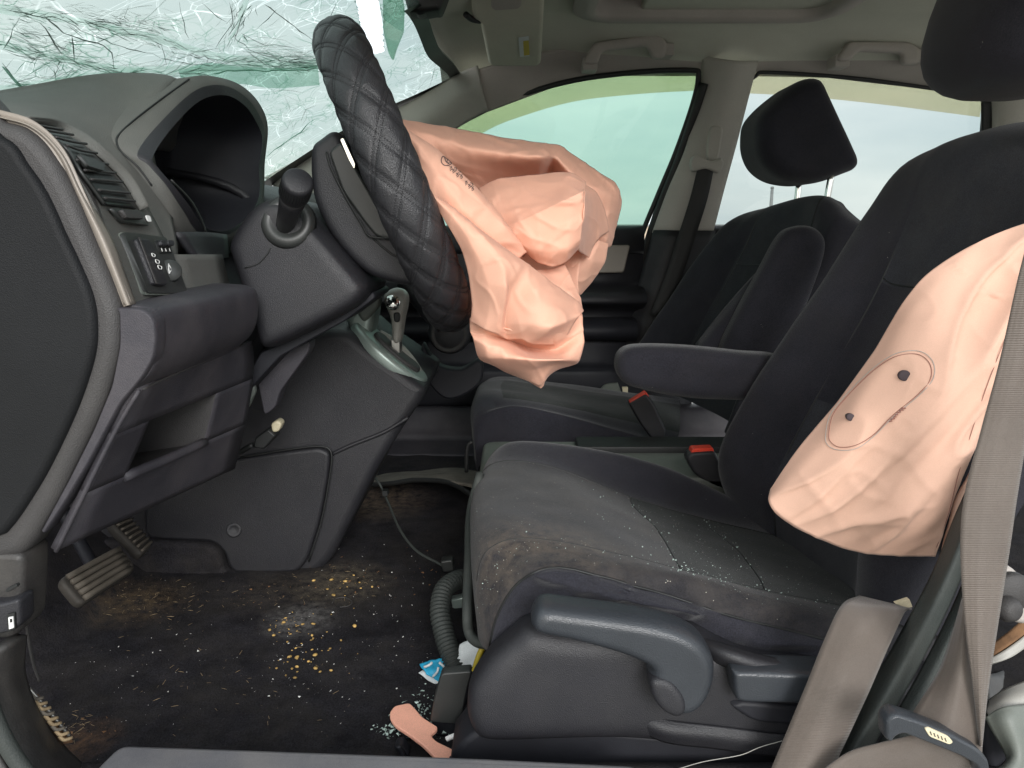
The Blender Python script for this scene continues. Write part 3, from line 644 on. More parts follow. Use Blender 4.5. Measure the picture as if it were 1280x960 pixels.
# front passenger door
pd = thing('passenger_door', 'black front passenger door with green-tinted window and grey inlay', 'door', (.1, 2.0, .5))
fw = [(430, 292), (470, 245), (520, 196), (560, 166), (600, 143), (650, 121), (720, 102), (800, 92), (866, 90), (874, 97), (866, 130), (845, 190), (822, 245), (806, 292)]
def pane(name, px, m, parent, dy=.02, th=.004):
    L = [V((x, y, gy(y) + dy)) for x, y in px]
    n = len(L); o = raw(name, L, [tuple(range(n))], m, parent, smooth=False)
    md = o.modifiers.new('s', 'SOLIDIFY'); md.thickness = th; return o
pane('window_pane', fw, M['gl_front'], pd)
def dstrip(name, top, bot, m, parent, dy=.045):
    return surf(name, [[(x, y, gy(y) + dy) for x, y in top], [(x, y, gy(y) + dy + .012) for x, y in bot]], m, parent, nu=6, nv=2, thick=.003)
dstrip('rain_deflector', [(520, 192), (600, 138), (650, 116), (720, 97), (800, 87), (872, 85)], [(570, 190), (610, 162), (655, 144), (720, 126), (800, 117), (868, 113)], M['deflect'], pd)
def seal_path(px, dy=0.0): return [V((x, y, gy(y) + dy)) for x, y in px]
tube('window_seal', seal_path([(500, 207), (560, 164), (600, 141), (650, 119), (720, 100), (800, 90), (864, 88), (873, 95), (866, 130), (845, 190), (822, 245), (800, 300), (785, 360), (770, 430)], -.004), .0065, M['seal'], pd, n=6, seg=8)
tube('window_channel', seal_path([(880, 104), (868, 142), (848, 200), (826, 255), (808, 310), (792, 380), (778, 450)], -.012), .011, M['seal'], pd, n=6, seg=8)
# door card: profile swept along the car
def dcard(name, x0, x1, prof, m, parent):
    """prof: (z, Y) pairs"""
    rows = [[Vector((x, y, z)) for x in (x0, (2 * x0 + x1) / 3, (x0 + 2 * x1) / 3, x1)] for z, y in prof]
    return surf(name, rows, m, parent, nu=2, nv=5, thick=.015, offset=1)
xa, xb = -.62, .335
dcard('upper_pad', xa, xb, [(1.004, 2.0), (1.006, 1.975), (.995, 1.96), (.97, 1.955), (.945, 1.957), (.935, 1.965)], M['plastic'], pd)
dcard('door_card', xa, xb, [(.94, 1.965), (.90, 1.966), (.865, 1.966), (.85, 1.94), (.842, 1.905), (.83, 1.89), (.815, 1.892), (.805, 1.925), (.79, 1.95), (.76, 1.955)], M['plastic'], pd)
dcard('armrest', xa + .2, xb - .02, [(.775, 1.955), (.77, 1.92), (.755, 1.895), (.735, 1.895), (.72, 1.92), (.715, 1.95)], M['plastic_d'], pd)
dcard('lower_pocket', xa, xb, [(.72, 1.955), (.66, 1.945), (.645, 1.92), (.63, 1.91), (.56, 1.915), (.545, 1.93), (.54, 1.96)], M['plastic_d'], pd)
slab('inlay', [(640, 309), (788, 306), (780, 341), (640, 344)], 1.950, 1.972, M['beige'], pd, r=.004, sm=False, rp=.008)
# pillar between the doors, with the passenger belt
bp = thing('b_pillar', 'brown-grey centre pillar trim between the far doors', 'pillar', (.45, 1.95, .5))
surf('upper_trim', [[(880, 70, 1.94), (876, 110, 1.945), (860, 180, 1.945), (835, 240, 1.955), (816, 291, 1.965)],
    [(915, 76, 1.905), (905, 110, 1.912), (885, 180, 1.925), (862, 240, 1.935), (845, 291, 1.945)],
    [(945, 76, 1.925), (936, 110, 1.93), (918, 180, 1.945), (902, 240, 1.955), (889, 291, 1.965)]], M['pillar'], bp, nu=6, nv=6, thick=.01, offset=1)
surf('lower_trim', [[(818, 288, 1.960), (795, 370, 1.965), (778, 440, 1.965), (755, 520, 1.965)], [(848, 288, 1.938), (828, 370, 1.935), (812, 440, 1.93), (800, 520, 1.93)],
    [(892, 288, 1.960), (880, 370, 1.965), (870, 440, 1.965), (860, 520, 1.965)]], M['plastic'], bp, nu=6, nv=6, thick=.01, offset=1)
slab('height_adjuster', [(888, 160), (898, 157), (904, 162), (902, 178), (897, 200), (886, 200), (884, 185)], 1.905, 1.925, M['pillar'], bp, r=.006)
slab('adjuster_slot', [(890, 160), (902, 158), (897, 196), (884, 198)], 1.913, 1.93, M['handle'], bp, r=.004)
pb = thing('passenger_seat_belt', 'dark seat belt hanging from the centre pillar beside the passenger seat', 'seat belt', (.4, 1.9, .7))
slab('belt_guide', [(864, 200), (872, 194), (890, 201), (902, 197), (905, 206), (898, 216), (882, 211), (866, 214)], 1.89, 1.908, M['pillar'], pb, r=.006)
surf('webbing', [[(873, 206, 1.895), (862, 250, 1.895), (846, 300, 1.89), (832, 345, 1.89), (812, 395, 1.89)], [(893, 208, 1.895), (884, 250, 1.895), (868, 300, 1.89), (853, 345, 1.89), (836, 395, 1.89)]], M['belt_d'], pb, nu=6, nv=3, thick=.0015)
# rear passenger door
rd = thing('rear_passenger_door', 'rear passenger door with pale window behind the passenger headrest', 'door', (.8, 2.0, .5))
rw = [(880, 300), (900, 235), (918, 170), (934, 110), (944, 96), (960, 92), (1060, 99), (1140, 109), (1222, 122), (1227, 130), (1224, 180), (1218, 300)]
pane('window_pane', rw, M['gl_rear'], rd)
dstrip('rain_deflector', [(936, 88), (1000, 88), (1100, 100), (1228, 118)], [(928, 116), (1000, 120), (1100, 130), (1224, 146)], M['deflect2'], rd)
tube('window_seal', seal_path([(889, 291), (903, 235), (920, 170), (935, 110), (945, 95), (962, 90.5), (1060, 97), (1140, 107), (1218, 119), (1229, 128), (1226, 180), (1220, 300)], -.004), .0045, M['seal'], rd, n=6, seg=8)
surf('quarter_frame', [[(1226, 122, 1.94), (1225, 180, 1.955), (1218, 300, 1.99)], [(1240, 122, 1.935), (1240, 180, 1.95), (1236, 300, 1.985)], [(1248, 135, 1.93), (1246, 180, 1.945), (1242, 300, 1.98)]], M['seal'], rd, nu=5, nv=5, thick=.01, offset=1)
dcard('upper_pad', .49, 1.35, [(1.004, 2.0), (1.006, 1.975), (.995, 1.96), (.96, 1.955), (.90, 1.96), (.80, 1.955), (.55, 1.96)], M['plastic'], rd)
cp = surf('c_pillar_trim', [[(1243, 118, 1.93), (1244, 180, 1.935), (1240, 300, 1.96)], [(1270, 118, 1.90), (1272, 180, 1.90), (1270, 300, 1.92)], [(1400, 118, 1.88), (1400, 180, 1.88), (1400, 300, 1.9)]], M['pillar'], nu=5, nv=5, thick=.012, offset=1)
tag(cp, 'grey-brown rear pillar trim beyond the driver headrest', 'pillar trim')
fsill = dcard('door_sill', -.62, .9, [(.545, 1.965), (.547, 1.93), (.54, 1.905), (.50, 1.89), (.47, 1.885), (.462, 1.86), (.45, 1.80)], M['knee'], None)
tag(fsill, 'black sill trim along the foot of the passenger door', 'sill trim')
# grab handles
def grab(px, Y, lab):
    t = thing('grab_handle', lab, 'handle', P(px[0][0], px[0][1], Y), 'grab handles on the far roof rail')
    soft(slab('grip', px, Y - .004, Y + .020, M['handle'], t, r=.008, sm=False, rp=.012), .0025, 5)
    for a, b in ((px[0], px[-1]), (px[3], px[4])):
        c = P((a[0] + b[0]) / 2, (a[1] + b[1]) / 2, Y)
        slab3('mount', round_poly([c.xz + Vector(q) for q in ((-.017, -.012), (.017, -.012), (.017, .016), (-.017, .016))], .004), Vector((0, Y + .004, 0)), X_, Z_, Y_, .05, M['handle'], t, r=.004)
grab([(728, 80), (742, 52), (822, 41), (836, 52), (832, 72), (815, 73), (810, 57), (752, 63), (748, 80)], 1.86, 'grey grab handle above the front passenger window')
grab([(1045, 76), (1062, 51), (1138, 51), (1152, 59), (1150, 80), (1128, 80), (1130, 66), (1074, 63), (1064, 76)], 1.86, 'grey grab handle above the rear passenger window')
# sun visor of the passenger
vz = thing('sun_visor', 'olive grey sun visor folded up against the headliner with a yellow label', 'sun visor', P(640, 40, 1.7))
A, B, C_, D = P(588, -30, 1.48), P(611, 84, 1.80), P(676, 84, 1.80), P(682, -30, 1.48)
Uv = (D - A).normalized(); Wv = (B - A); Wv = (Wv - Uv * Wv.dot(Uv)).normalized(); Nv = Uv.cross(Wv).normalized()
if Nv.z < 0: Nv = -Nv
q2 = lambda p: Vector(((p - A).dot(Uv), (p - A).dot(Wv)))
slab3('visor_board', round_poly([q2(A), q2(P(590, 24, 1.615)), q2(P(600, 27, 1.63)), q2(B), q2(C_), q2(D)], .018, 5), A, Uv, Wv, Nv, .022, M['visor'], vz, r=.009)
def on_visor(px, py, d):
    dd = ray(px, py); n = Nv; o_ = A - Vector((0, 0, CAMZ)); return dd * (o_.dot(n) / dd.dot(n)) + Vector((0, 0, CAMZ)) - n * d
for nm, q, m_, d in (('warning_label', [(648, 46), (661, 44), (662, 69), (650, 70)], M['paper'], .0015), ('label_print', [(654, 50), (661, 49), (662, 67), (655, 68)], M['yellow'], .0025)):
    raw(nm, [on_visor(x, y, d) for x, y in q], [(0, 1, 2, 3)], m_, vz, smooth=False).modifiers.new('s', 'SOLIDIFY').thickness = .0006
slab3('mirror_lid', round_poly([q2(on_visor(x, y, 0)) for x, y in ((612, -20), (614, 8), (618, 12), (648, 10), (652, 6), (654, -20))], .008), A - Nv * .003, Uv, Wv, Nv, .008, M['handle'], vz, r=.003)
tube('pivot_rod', [P(582, 18, 1.60), P(590, 24, 1.62), P(600, 26, 1.635)], .006, M['seal'], vz)
# mirror stem base at the top of the glass
t = thing('mirror_mount', 'black mirror mount at the head of the windscreen', 'mirror mount', P(520, 4, 1.40))
slab('mount_body', [(505, -40), (560, -40), (552, 6), (540, 12), (518, 14), (508, 8)], 1.36, 1.42, M['seal'], t, r=.01)
slab('mount_cover', [(516, 8), (530, 6), (534, 14), (522, 18)], 1.37, 1.40, M['plastic'], t, r=.004)

# ================================================================== dashboard
ds = thing('dashboard', 'dusty grey dashboard with air vent, switches and instrument hood', 'dashboard', (-.5, .61, .72))
# end cap facing the open door
ec_out = [(-90, 138), (0, 151), (34, 164), (62, 194), (88, 240), (113, 300), (134, 350), (146, 386), (148, 414), (144, 450), (125, 511), (94, 577), (62, 640), (30, 690), (0, 702), (-90, 720)]
ec_in = [(-90, 150), (0, 171), (31, 206), (56, 244), (78, 292), (97, 332), (113, 372), (118, 411), (114, 450), (94, 511), (62, 580), (36, 625), (10, 662), (-10, 674), (-90, 690)]
slab('end_cap', ec_out, .600, .640, M['grey'], ds, r=.010, n=6)
slab('end_panel', ec_in, .594, .625, M['dash_end'], ds, r=.006, n=6)
# beige rail round the end cap
surf('trim_rail', [[(x, y, .612) for x, y in ((-60, 136), (0, 149), (38, 162), (68, 192), (91, 240), (116, 300), (138, 350), (151, 381))],
    [(x, y, .606) for x, y in ((-60, 131), (0, 146), (42, 159), (76, 192), (99, 239), (128, 297), (148, 347), (161, 381))],
    [(x, y, .626) for x, y in ((-60, 127), (0, 143), (48, 158), (84, 194), (107, 240), (140, 297), (158, 346), (171, 381))]], M['beige'], ds, nu=6, nv=4, thick=.006)
# face with vent and switches (runs across the car)
FN = [(20, 155), (72, 186), (106, 236), (132, 296), (152, 346), (166, 384)]
FF = [(72, 157), (128, 186), (166, 228), (198, 282), (222, 335), (240, 384)]
face_rows = [[(x, y, .622) for x, y in FN], [(x * .5 + x2 * .5, y * .5 + y2 * .5, .69) for (x, y), (x2, y2) in zip(FN, FF)], [(x, y, .755) for x, y in FF]]
fpan = surf('face_panel', face_rows, M['dash'], ds, nu=8, nv=6, thick=.01)
FB = bvh(fpan)
def on_face(px, py, lift=0): return hit(FB, px, py, lift)
def patch(name, px, m, parent, lift, th=.004):
    L = [on_face(x, y, lift) for x, y in px]; n = len(L); c = sum(L, Vector()) / n
    Nn = Vector((0, 0, 0))
    for i in range(n): Nn += (L[i] - c).cross(L[(i + 1) % n] - c)
    Nn.normalize()
    if Nn.dot(Vector((0, 0, CAMZ)) - c) < 0: Nn = -Nn
    U = (L[1] - L[0]); U = (U - Nn * U.dot(Nn)).normalized(); Wd = Nn.cross(U)
    q = [Vector(((p - c).dot(U), (p - c).dot(Wd))) for p in L]
    return slab3(name, q, c + Nn * th * .5, U, Wd, -Nn, th, m, parent, r=min(.0018, th * .45), seg=2)
def rpx(pts, r=4): return [tuple(q) for q in round_poly([Vector(p) for p in pts], r, 3)]
VL = [(32, 160), (54, 173), (76, 192), (96, 216), (112, 238), (126, 257)]; VR = [(70, 166), (96, 179), (120, 199), (140, 220), (156, 242), (168, 262)]
vent = surf('air_vent', [[on_face(x, y, .0025) for x, y in VL], [on_face((a_ + c_) / 2, (b_ + d_) / 2, .0025) for (a_, b_), (c_, d_) in zip(VL, VR)], [on_face(x, y, .0025) for x, y in VR]], M['frit'], ds, nu=4, nv=4, thick=.002)
surf('vent_rim', [[on_face(x, y, .002) for x, y in [(30, 159), (74, 166), (114, 191), (151, 227), (172, 264)]], [on_face(x, y, .010) for x, y in [(32, 160), (76, 165), (117, 190), (154, 226), (175, 263)]], [on_face(x, y, .002) for x, y in [(36, 158), (80, 163), (121, 187), (158, 222), (179, 262)]]], M['dash'], vent, nu=6, nv=3, thick=.002)
VLs, VRs = spline([Vector(p) for p in VL], 8), spline([Vector(p) for p in VR], 8)
for k in range(9):
    q = int((k + .6) / 9.2 * (len(VLs) - 1)); p0, p1 = VLs[q], VRs[q]; mid = (p0 + p1) / 2
    tube('vent_slat', [on_face(*(p0 * .96 + p1 * .04), .0052), on_face(mid.x, mid.y, .0052), on_face(*(p1 * .97 + p0 * .03), .0052)], .0011, M['grey'], vent, n=5, seg=6)
tube('vent_edge', [on_face(x, y, .003) for x, y in VL], .0016, M['panel'], vent, n=5, seg=6)
patch('vent_tab', rpx([(86, 199), (104, 205), (122, 212), (118, 220), (98, 214)], 3), M['panel'], vent, .007, .004)
pl = patch('thumbwheel_panel', rpx([(132, 262), (172, 266), (182, 284), (148, 280)], 3), M['panel'], ds, .003, .004)
patch('thumbwheel', rpx([(139, 266), (164, 269), (168, 278), (146, 277)], 2), M['grey'], pl, .007, .005)
patch('mark', rpx([(174, 272), (180, 273), (182, 281), (177, 280)], 2), M['white'], pl, .006, .0012)
spn = patch('switch_panel', rpx([(147, 291), (205, 298), (232, 368), (178, 368)], 6), M['panel'], ds, .001, .005)
patch('panel_edge', rpx([(146, 290), (206, 297), (234, 370), (177, 370)], 6), M['tray'], spn, -.0005, .005)
sw = patch('rocker_switch', rpx([(160, 301), (177, 303), (199, 357), (196, 360), (183, 359)], 4), M['plastic'], spn, .005, .007)
patch('rocker_highlight', rpx([(160, 301), (162, 301), (185, 359), (182, 358)], .6), M['grey'], sw, .0092, .001)
for (x, y, s) in ((179, 323, 2.0), (184, 331, 2.4), (187, 338, 2.4)):
    tube('icon', [on_face(x - s, y - s, .0095), on_face(x + s, y - s * .3, .0095), on_face(x + s * .8, y + s, .0095), on_face(x - s * .6, y + s * .6, .0095)], .00045, M['white'], sw, n=3, seg=5, cyc=True)
dm = patch('slider_plate', rpx([(186, 302), (203, 304), (211, 318), (193, 319)], 3), M['seal'], spn, .004, .003)
for x in (193, 202): patch('slider_nub', rpx([(x - 4, 304), (x + 4, 304), (x + 6, 311), (x - 2, 311)], 2.5), M['plastic'], dm, .007, .005)
for x in (194, 199, 204): tube('letter', [on_face(x, 313, .0062), on_face(x + 1.2, 317, .0062)], .0004, M['white'], dm, n=2, seg=5)
kb = on_face(210, 341, .001); kn = (Vector((.50, -.75, .28))).normalized()
kbo = lathe('round_switch', kb, kn, [(0, .0105), (.008, .0105), (.0095, .0095), (.010, .001)], M['panel'], spn)
for a, b in (((208, 334), (212, 341)), ((212, 341), (209, 346)), ((209, 346), (208, 334)), ((215, 341), (218, 340))):
    q = lambda p: on_face(*p, .0) + kn * .0125 + (kb - on_face(210, 341, 0)) * .0
    tube('icon', [q(a), q(b)], .0005, M['white'], kbo, n=2, seg=5)
# upper pad
upad = surf('upper_pad', [[(-60, 141, .622), (10, 150, .63), (66, 156, .70), (122, 182, .752), (162, 224, .758), (196, 279, .758), (222, 335, .758)],
    [(-60, 137, .66), (10, 145, .67), (70, 150, .735), (124, 172, .775), (158, 202, .780), (190, 248, .782), (222, 308, .785)],
    [(-60, 129, .76), (20, 126, .78), (78, 131, .80), (124, 149, .812), (148, 176, .803), (180, 216, .80), (216, 276, .805)],
    [(-60, 126, .85), (30, 113, .88), (105, 103, .89), (150, 116, .885), (168, 150, .85), (186, 200, .84), (217, 262, .85)],
    [(-60, 125, .90), (40, 109, .92), (120, 97, .94), (190, 94, .955), (226, 103, .955), (200, 140, .96), (188, 190, 1.0)],
    [(-90, 150, 1.0), (20, 150, 1.1), (110, 150, 1.15), (180, 160, 1.2), (230, 180, 1.25), (240, 190, 1.28), (250, 200, 1.28)]], M['dash'], ds, nu=7, nv=7, thick=.008)
# instrument hood
hood_o = [(148, 176, .793), (188, 133, .855), (238, 97, .93), (275, 97, .99), (305, 109, 1.05), (326, 132, 1.10), (335, 160, 1.125), (331, 205, 1.125), (330, 245, 1.12), (322, 280, 1.10), (285, 318, 1.02), (245, 322, .90), (225, 290, .83), (205, 250, .80), (180, 215, .79)]
hood_m = [(172, 190, .79), (205, 148, .855), (246, 112, .93), (280, 107, .985), (308, 122, 1.045), (324, 144, 1.09), (331, 166, 1.115), (327, 205, 1.115), (327, 244, 1.11), (315, 272, 1.07), (283, 294, .99), (250, 292, .885), (228, 262, .83), (208, 232, .80), (186, 207, .79)]
hood_i = [(191, 196, .80), (215, 160, .86), (250, 126, .93), (282, 119, .985), (306, 132, 1.04), (320, 152, 1.085), (328, 174, 1.105), (324, 208, 1.105), (324, 244, 1.10), (310, 270, 1.06), (284, 288, .99), (256, 284, .89), (236, 256, .835), (217, 232, .81), (198, 210, .80)]
back = [V(p) + Vector((-.13, .02, .0)) for p in hood_i]
bk2 = [sum(back, Vector()) / len(back) + (p - sum(back, Vector()) / len(back)) * .8 for p in back]
out2 = [V(p) + Vector((-.16, 0, -.02)) for p in hood_o]
def loops(name, LL, m, parent, slots=None, n=5, capl=False):
    R_ = [spline([V(p) for p in l], n, True) for l in LL]; n_ = len(R_[0]); vs_ = [p for r in R_ for p in r]; fs, sl = [], []
    for k in range(len(R_) - 1):
        for i in range(n_): j = (i + 1) % n_; fs.append((k * n_ + i, k * n_ + j, (k + 1) * n_ + j, (k + 1) * n_ + i)); sl.append(slots[k] if slots else 0)
    if capl: fs.append(tuple((len(R_) - 1) * n_ + i for i in range(n_))); sl.append(slots[-1] if slots else 0)
    return raw(name, vs_, fs, m, parent, slots=sl)
hd = loops('instrument_hood', [out2, hood_o, hood_m, hood_i], [M['dash'], M['plastic']], ds, [0, 0, 1])
HB = bvh(upad, hd)
tube('pad_seam', [hit(HB, x, y, .0003) for x, y in ((236, 99), (200, 125), (168, 150), (150, 167), (146, 177), (152, 190), (172, 208), (190, 232))], .0011, M['seal'], ds, n=6, seg=6)
loops('hood_tunnel', [hood_i, back, bk2], [M['plastic_d']], hd, None, capl=True)
tube('cluster_lens_edge', [(214, 225, .815), (238, 250, .85), (252, 275, .88), (258, 292, .895)], .0012, M['panel'], hd, n=5, seg=6)
surf('under_hood_ledge', [[(222, 290, .80), (244, 318, .82), (252, 322, .83)], [(258, 290, .88), (262, 316, .885), (264, 322, .885)], [(284, 293, .95), (286, 318, .95), (286, 322, .95)]], M['plastic'], ds, nu=4, nv=4, thick=.006)
surf('column_filler', [[(218, 318, .76), (226, 350, .765), (240, 384, .77)], [(278, 318, .89), (286, 350, .89), (296, 384, .89)]], M['dash'], ds, nu=4, nv=4, thick=.01)
# knee bolster and lower cover: side profile swept across the car
def sweep(name, prof, ys, m, parent, nv=3, rnd=0):
    """prof px at Y=.61; ys: list of (Y, dx, dz)"""
    base = [P(x, y, .61) for x, y in prof]
    rows = [[Vector((p.x + dx, Y, p.z + dz)) for p in base] for Y, dx, dz in ys]
    return surf(name, rows, m, parent, nu=5, nv=nv, thick=.006)
kp = [(120, 380), (150, 381), (176, 384), (192, 394), (196, 420), (194, 448), (184, 470), (166, 488), (150, 512)]
sweep('knee_bolster', kp, [(.608, -.012, -.006), (.612, -.002, -.001), (.62, 0, 0), (.70, .004, 0), (.80, .006, 0), (.845, .004, 0), (.86, -.004, -.004), (.868, -.03, -.02)], M['knee'], ds)
slab('bolster_end', [(140, 384), (178, 386), (192, 398), (195, 422), (192, 448), (178, 472), (150, 505), (110, 580), (80, 630), (55, 668), (50, 664), (85, 600), (115, 540), (139, 482), (149, 430), (148, 390)], .604, .625, M['knee'], ds, r=.005, sm=False, rp=.006)
# lower cover with coin pocket
lp = [(166, 488), (150, 512), (128, 560), (98, 620), (62, 690)]
LB = [P(x, y, .61) for x, y in lp]
def lower_pt(s, Y):
    k = s * 4; i = min(int(k), 3); p = LB[i].lerp(LB[i + 1], k - i); f = (Y - .61) / .26
    return Vector((p.x + .004 + .05 * f * s, Y, p.z - .0 - .015 * f * s))
def lgrid(s0, s1, y0, y1, n1=8, n2=8): return [[lower_pt(s0 + (s1 - s0) * i / n1, y0 + (y1 - y0) * j / n2) for i in range(n1 + 1)] for j in range(n2 + 1)]
lc = surf('lower_cover', lgrid(0, .42, .612, .89), M['knee'], ds, nu=1, nv=1, thick=.006)
for s0, s1, y0, y1 in ((.42, .74, .612, .665), (.42, .74, .795, .89), (.74, 1, .612, .89)): surf('cover_panel', lgrid(s0, s1, y0, y1), M['knee'], lc, nu=1, nv=1, thick=.006)
pk = [lower_pt(.42, .665), lower_pt(.42, .795), lower_pt(.74, .795), lower_pt(.74, .665)]; bk = Vector((-.075, .0, -.012))
raw('coin_pocket', pk + [p + bk + (Vector((0, 0, .0))) for p in pk], [(0, 1, 5, 4), (1, 2, 6, 5), (2, 3, 7, 6), (3, 0, 4, 7), (4, 5, 6, 7)], M['grey'], lc, smooth=False)
tube('pocket_lip', [lower_pt(.74, .662), lower_pt(.745, .73), lower_pt(.74, .798)], .005, M['knee'], lc, n=4, seg=8)
tube('cover_seam', [lower_pt(.02, .62), lower_pt(.0, .66), lower_pt(-.0, .75), lower_pt(0, .86)], .0013, M['grey'], lc, n=4, seg=6)
tube('cover_edge', [lower_pt(.0, .612), lower_pt(.4, .610), lower_pt(.8, .610), lower_pt(1.0, .612)], .0022, M['knee'], lc, n=4, seg=6)
# body of the dash behind, dark
slab('dash_core', [(-200, 225), (-20, 250), (40, 320), (90, 400), (110, 470), (90, 540), (50, 610), (0, 680), (-200, 690)], .64, 1.92, M['plastic_d'], ds, r=.02)
surf('far_top_pad', [[Vector((-.80, y, 1.03)) for y in (1.1, 1.4, 1.7, 1.93)], [Vector((-.6, y, 1.075)) for y in (1.1, 1.4, 1.7, 1.93)], [Vector((-.42, y, 1.06)) for y in (1.1, 1.4, 1.7, 1.93)], [Vector((-.36, y, 1.0)) for y in (1.1, 1.4, 1.7, 1.93)], [Vector((-.38, y, .85)) for y in (1.1, 1.4, 1.7, 1.93)], [Vector((-.5, y, .72)) for y in (1.1, 1.4, 1.7, 1.93)]], M['plastic'], ds, nu=3, nv=5, thick=.01)
surf('cowl', [[Vector((-.95, y, 1.0)) for y in (.55, 1.0, 1.5, 1.95)], [Vector((-.80, y, 1.025)) for y in (.55, 1.0, 1.5, 1.95)], [Vector((-.55, y, 1.02)) for y in (.62, 1.0, 1.5, 1.95)]], M['plastic_d'], ds, nu=3, nv=3, thick=.01)
# wires and plug hanging below the column
t = thing('wiring_plug', 'small cream and black wiring plug hanging under the dashboard', 'plug', P(333, 545, 1.05))
slab('plug_body', [(318, 548), (335, 536), (345, 545), (330, 562), (316, 560)], 1.03, 1.06, M['seal'], t, r=.005, sm=False, rp=.004)
slab('plug_cap', [(338, 530), (346, 525), (352, 530), (348, 540), (340, 541)], 1.035, 1.055, M['cream'], t, r=.003, sm=False, rp=.004)
tube('wire', [(316, 556, 1.045), (290, 568, 1.06), (262, 560, 1.08), (250, 540, 1.1)], .004, M['seal'], t)

# ================================================================== steering column
sc_ = thing('steering_column', 'black steering column shroud with indicator stalk', 'steering column', P(370, 400, .97))
soft(slab('shroud', [(279, 306), (292, 280), (312, 256), (338, 246), (372, 256), (392, 280), (420, 312), (452, 350), (457, 364), (446, 382), (410, 404), (370, 424), (340, 437), (322, 438), (312, 415), (296, 365), (283, 325)], .885, 1.06, M['plastic'], sc_, r=.035, seg=6), 0.004)
slab('lower_edge', [(345, 432), (452, 376), (466, 364), (470, 372), (430, 402), (350, 446), (300, 500), (296, 490), (326, 440)], .93, 1.04, M['plastic_d'], sc_, r=.004, sm=False, rp=.004)
slab('bracket', [(318, 460), (345, 445), (388, 425), (386, 440), (350, 490), (344, 510), (330, 520)], .97, 1.0, M['knee'], sc_, r=.003, sm=False, rp=.006)
slab('bracket_tab', [(300, 492), (316, 476), (319, 490), (309, 512), (298, 510)], .94, .95, M['tray'], sc_, r=.002, sm=False, rp=.004)
st = P(357, 279, .885); ax = (P(378, 208, .80) - st).normalized()
bs = lathe('stalk_boot', st + Vector((0, .012, 0)), Vector((.1, -1, .3)), [(0, .032), (.008, .030), (.012, .026), (.012, .019), (.004, .0095), (.002, .002)], M['panel'], sc_)
stk = lathe('stalk', st + ax * -.005, ax, [(0, .010), (.03, .012), (.05, .014), (.062, .0145)], M['plastic'], sc_)
lathe('stalk_knob', st + ax * .058, ax, [(0, .0155), (.003, .0165), (.024, .0165), (.0275, .0155), (.029, .013), (.0295, .001)], M['plastic'], stk)
kk = st + ax * .058; Uo = ax.orthogonal().normalized(); Wo = ax.cross(Uo)
rb = []
for k in range(36):
    a = 2 * math.pi * k / 36; d = Uo * math.cos(a) + Wo * math.sin(a); s = ax.cross(d) * .0007
    p0, p1 = kk + d * .0168 + ax * .008, kk + d * .0168 + ax * .023
    rb.append(([p0 - s, p0 + s, p1 + s, p1 - s, p0 - d * .002, p1 - d * .002], [(0, 1, 2, 3), (0, 3, 5, 4), (1, 4, 5, 2)]))
join_raw('knurling', rb, M['seal'], stk)
tube('shroud_seam', [(306, 335, .8845), (322, 330, .8845), (334, 318, .8845), (338, 310, .8845)], .0008, M['seal'], sc_, n=4, seg=5)

# ================================================================== steering wheel
sw_ = thing('steering_wheel', 'steering wheel in a black diamond-quilted leather cover', 'steering wheel', P(495, 225, .97))
YW = .97; top, bot = P(428, 62, YW), P(562, 385, YW)
WC = (top + bot) / 2; wv = (top - bot).normalized(); wh = Vector((0, 1, 0)); wnrm = wh.cross(wv).normalized()
if wnrm.x < 0: wnrm = -wnrm
# the wheel is turned a touch so its outer face shows
wv = (wv + wnrm * .0).normalized(); wh = (wh - wnrm * .11).normalized(); wnrm = wh.cross(wv).normalized()
if wnrm.x < 0: wnrm = -wnrm
RM, RT = (top - bot).length / 2, .029
NM, NT = 1300, 96
def quilt(a, b):
    u, v = a / (2 * math.pi) * 22, b / (2 * math.pi) * 5
    def g(t_):
        f = abs((t_ % 1) - .5) * 2; d = 1 - f      # distance to line at t integer
        e = abs(d - .07)
        return d, e
    d1, d2 = abs(((u + v) % 1) - .5), abs(((u - v) % 1) - .5)
    l1, l2 = .5 - d1, .5 - d2                      # 0 on a line
    h = 0
    for l in (l1, l2):
        h -= .0011 * math.exp(-((l - .085) / .030) ** 2)
    puff = min(l1, l2)
    return h + .0019 * min(1, puff / .32) ** .7
def tor(a, b, r): 
    rad = wv * math.cos(a) + wh * math.sin(a)
    return WC + rad * (RM + r * math.cos(b)) + wnrm * (r * math.sin(b))
vs_, fs = [], []
for i in range(NM):
    a = 2 * math.pi * i / NM
    for j in range(NT): b = 2 * math.pi * j / NT; vs_.append(tor(a, b, RT + quilt(a, b)))
for i in range(NM):
    for j in range(NT): i2, j2 = (i + 1) % NM, (j + 1) % NT; fs.append((i * NT + j, i2 * NT + j, i2 * NT + j2, i * NT + j2))
rimo = raw('rim_cover', vs_, fs, M['leather'], sw_)
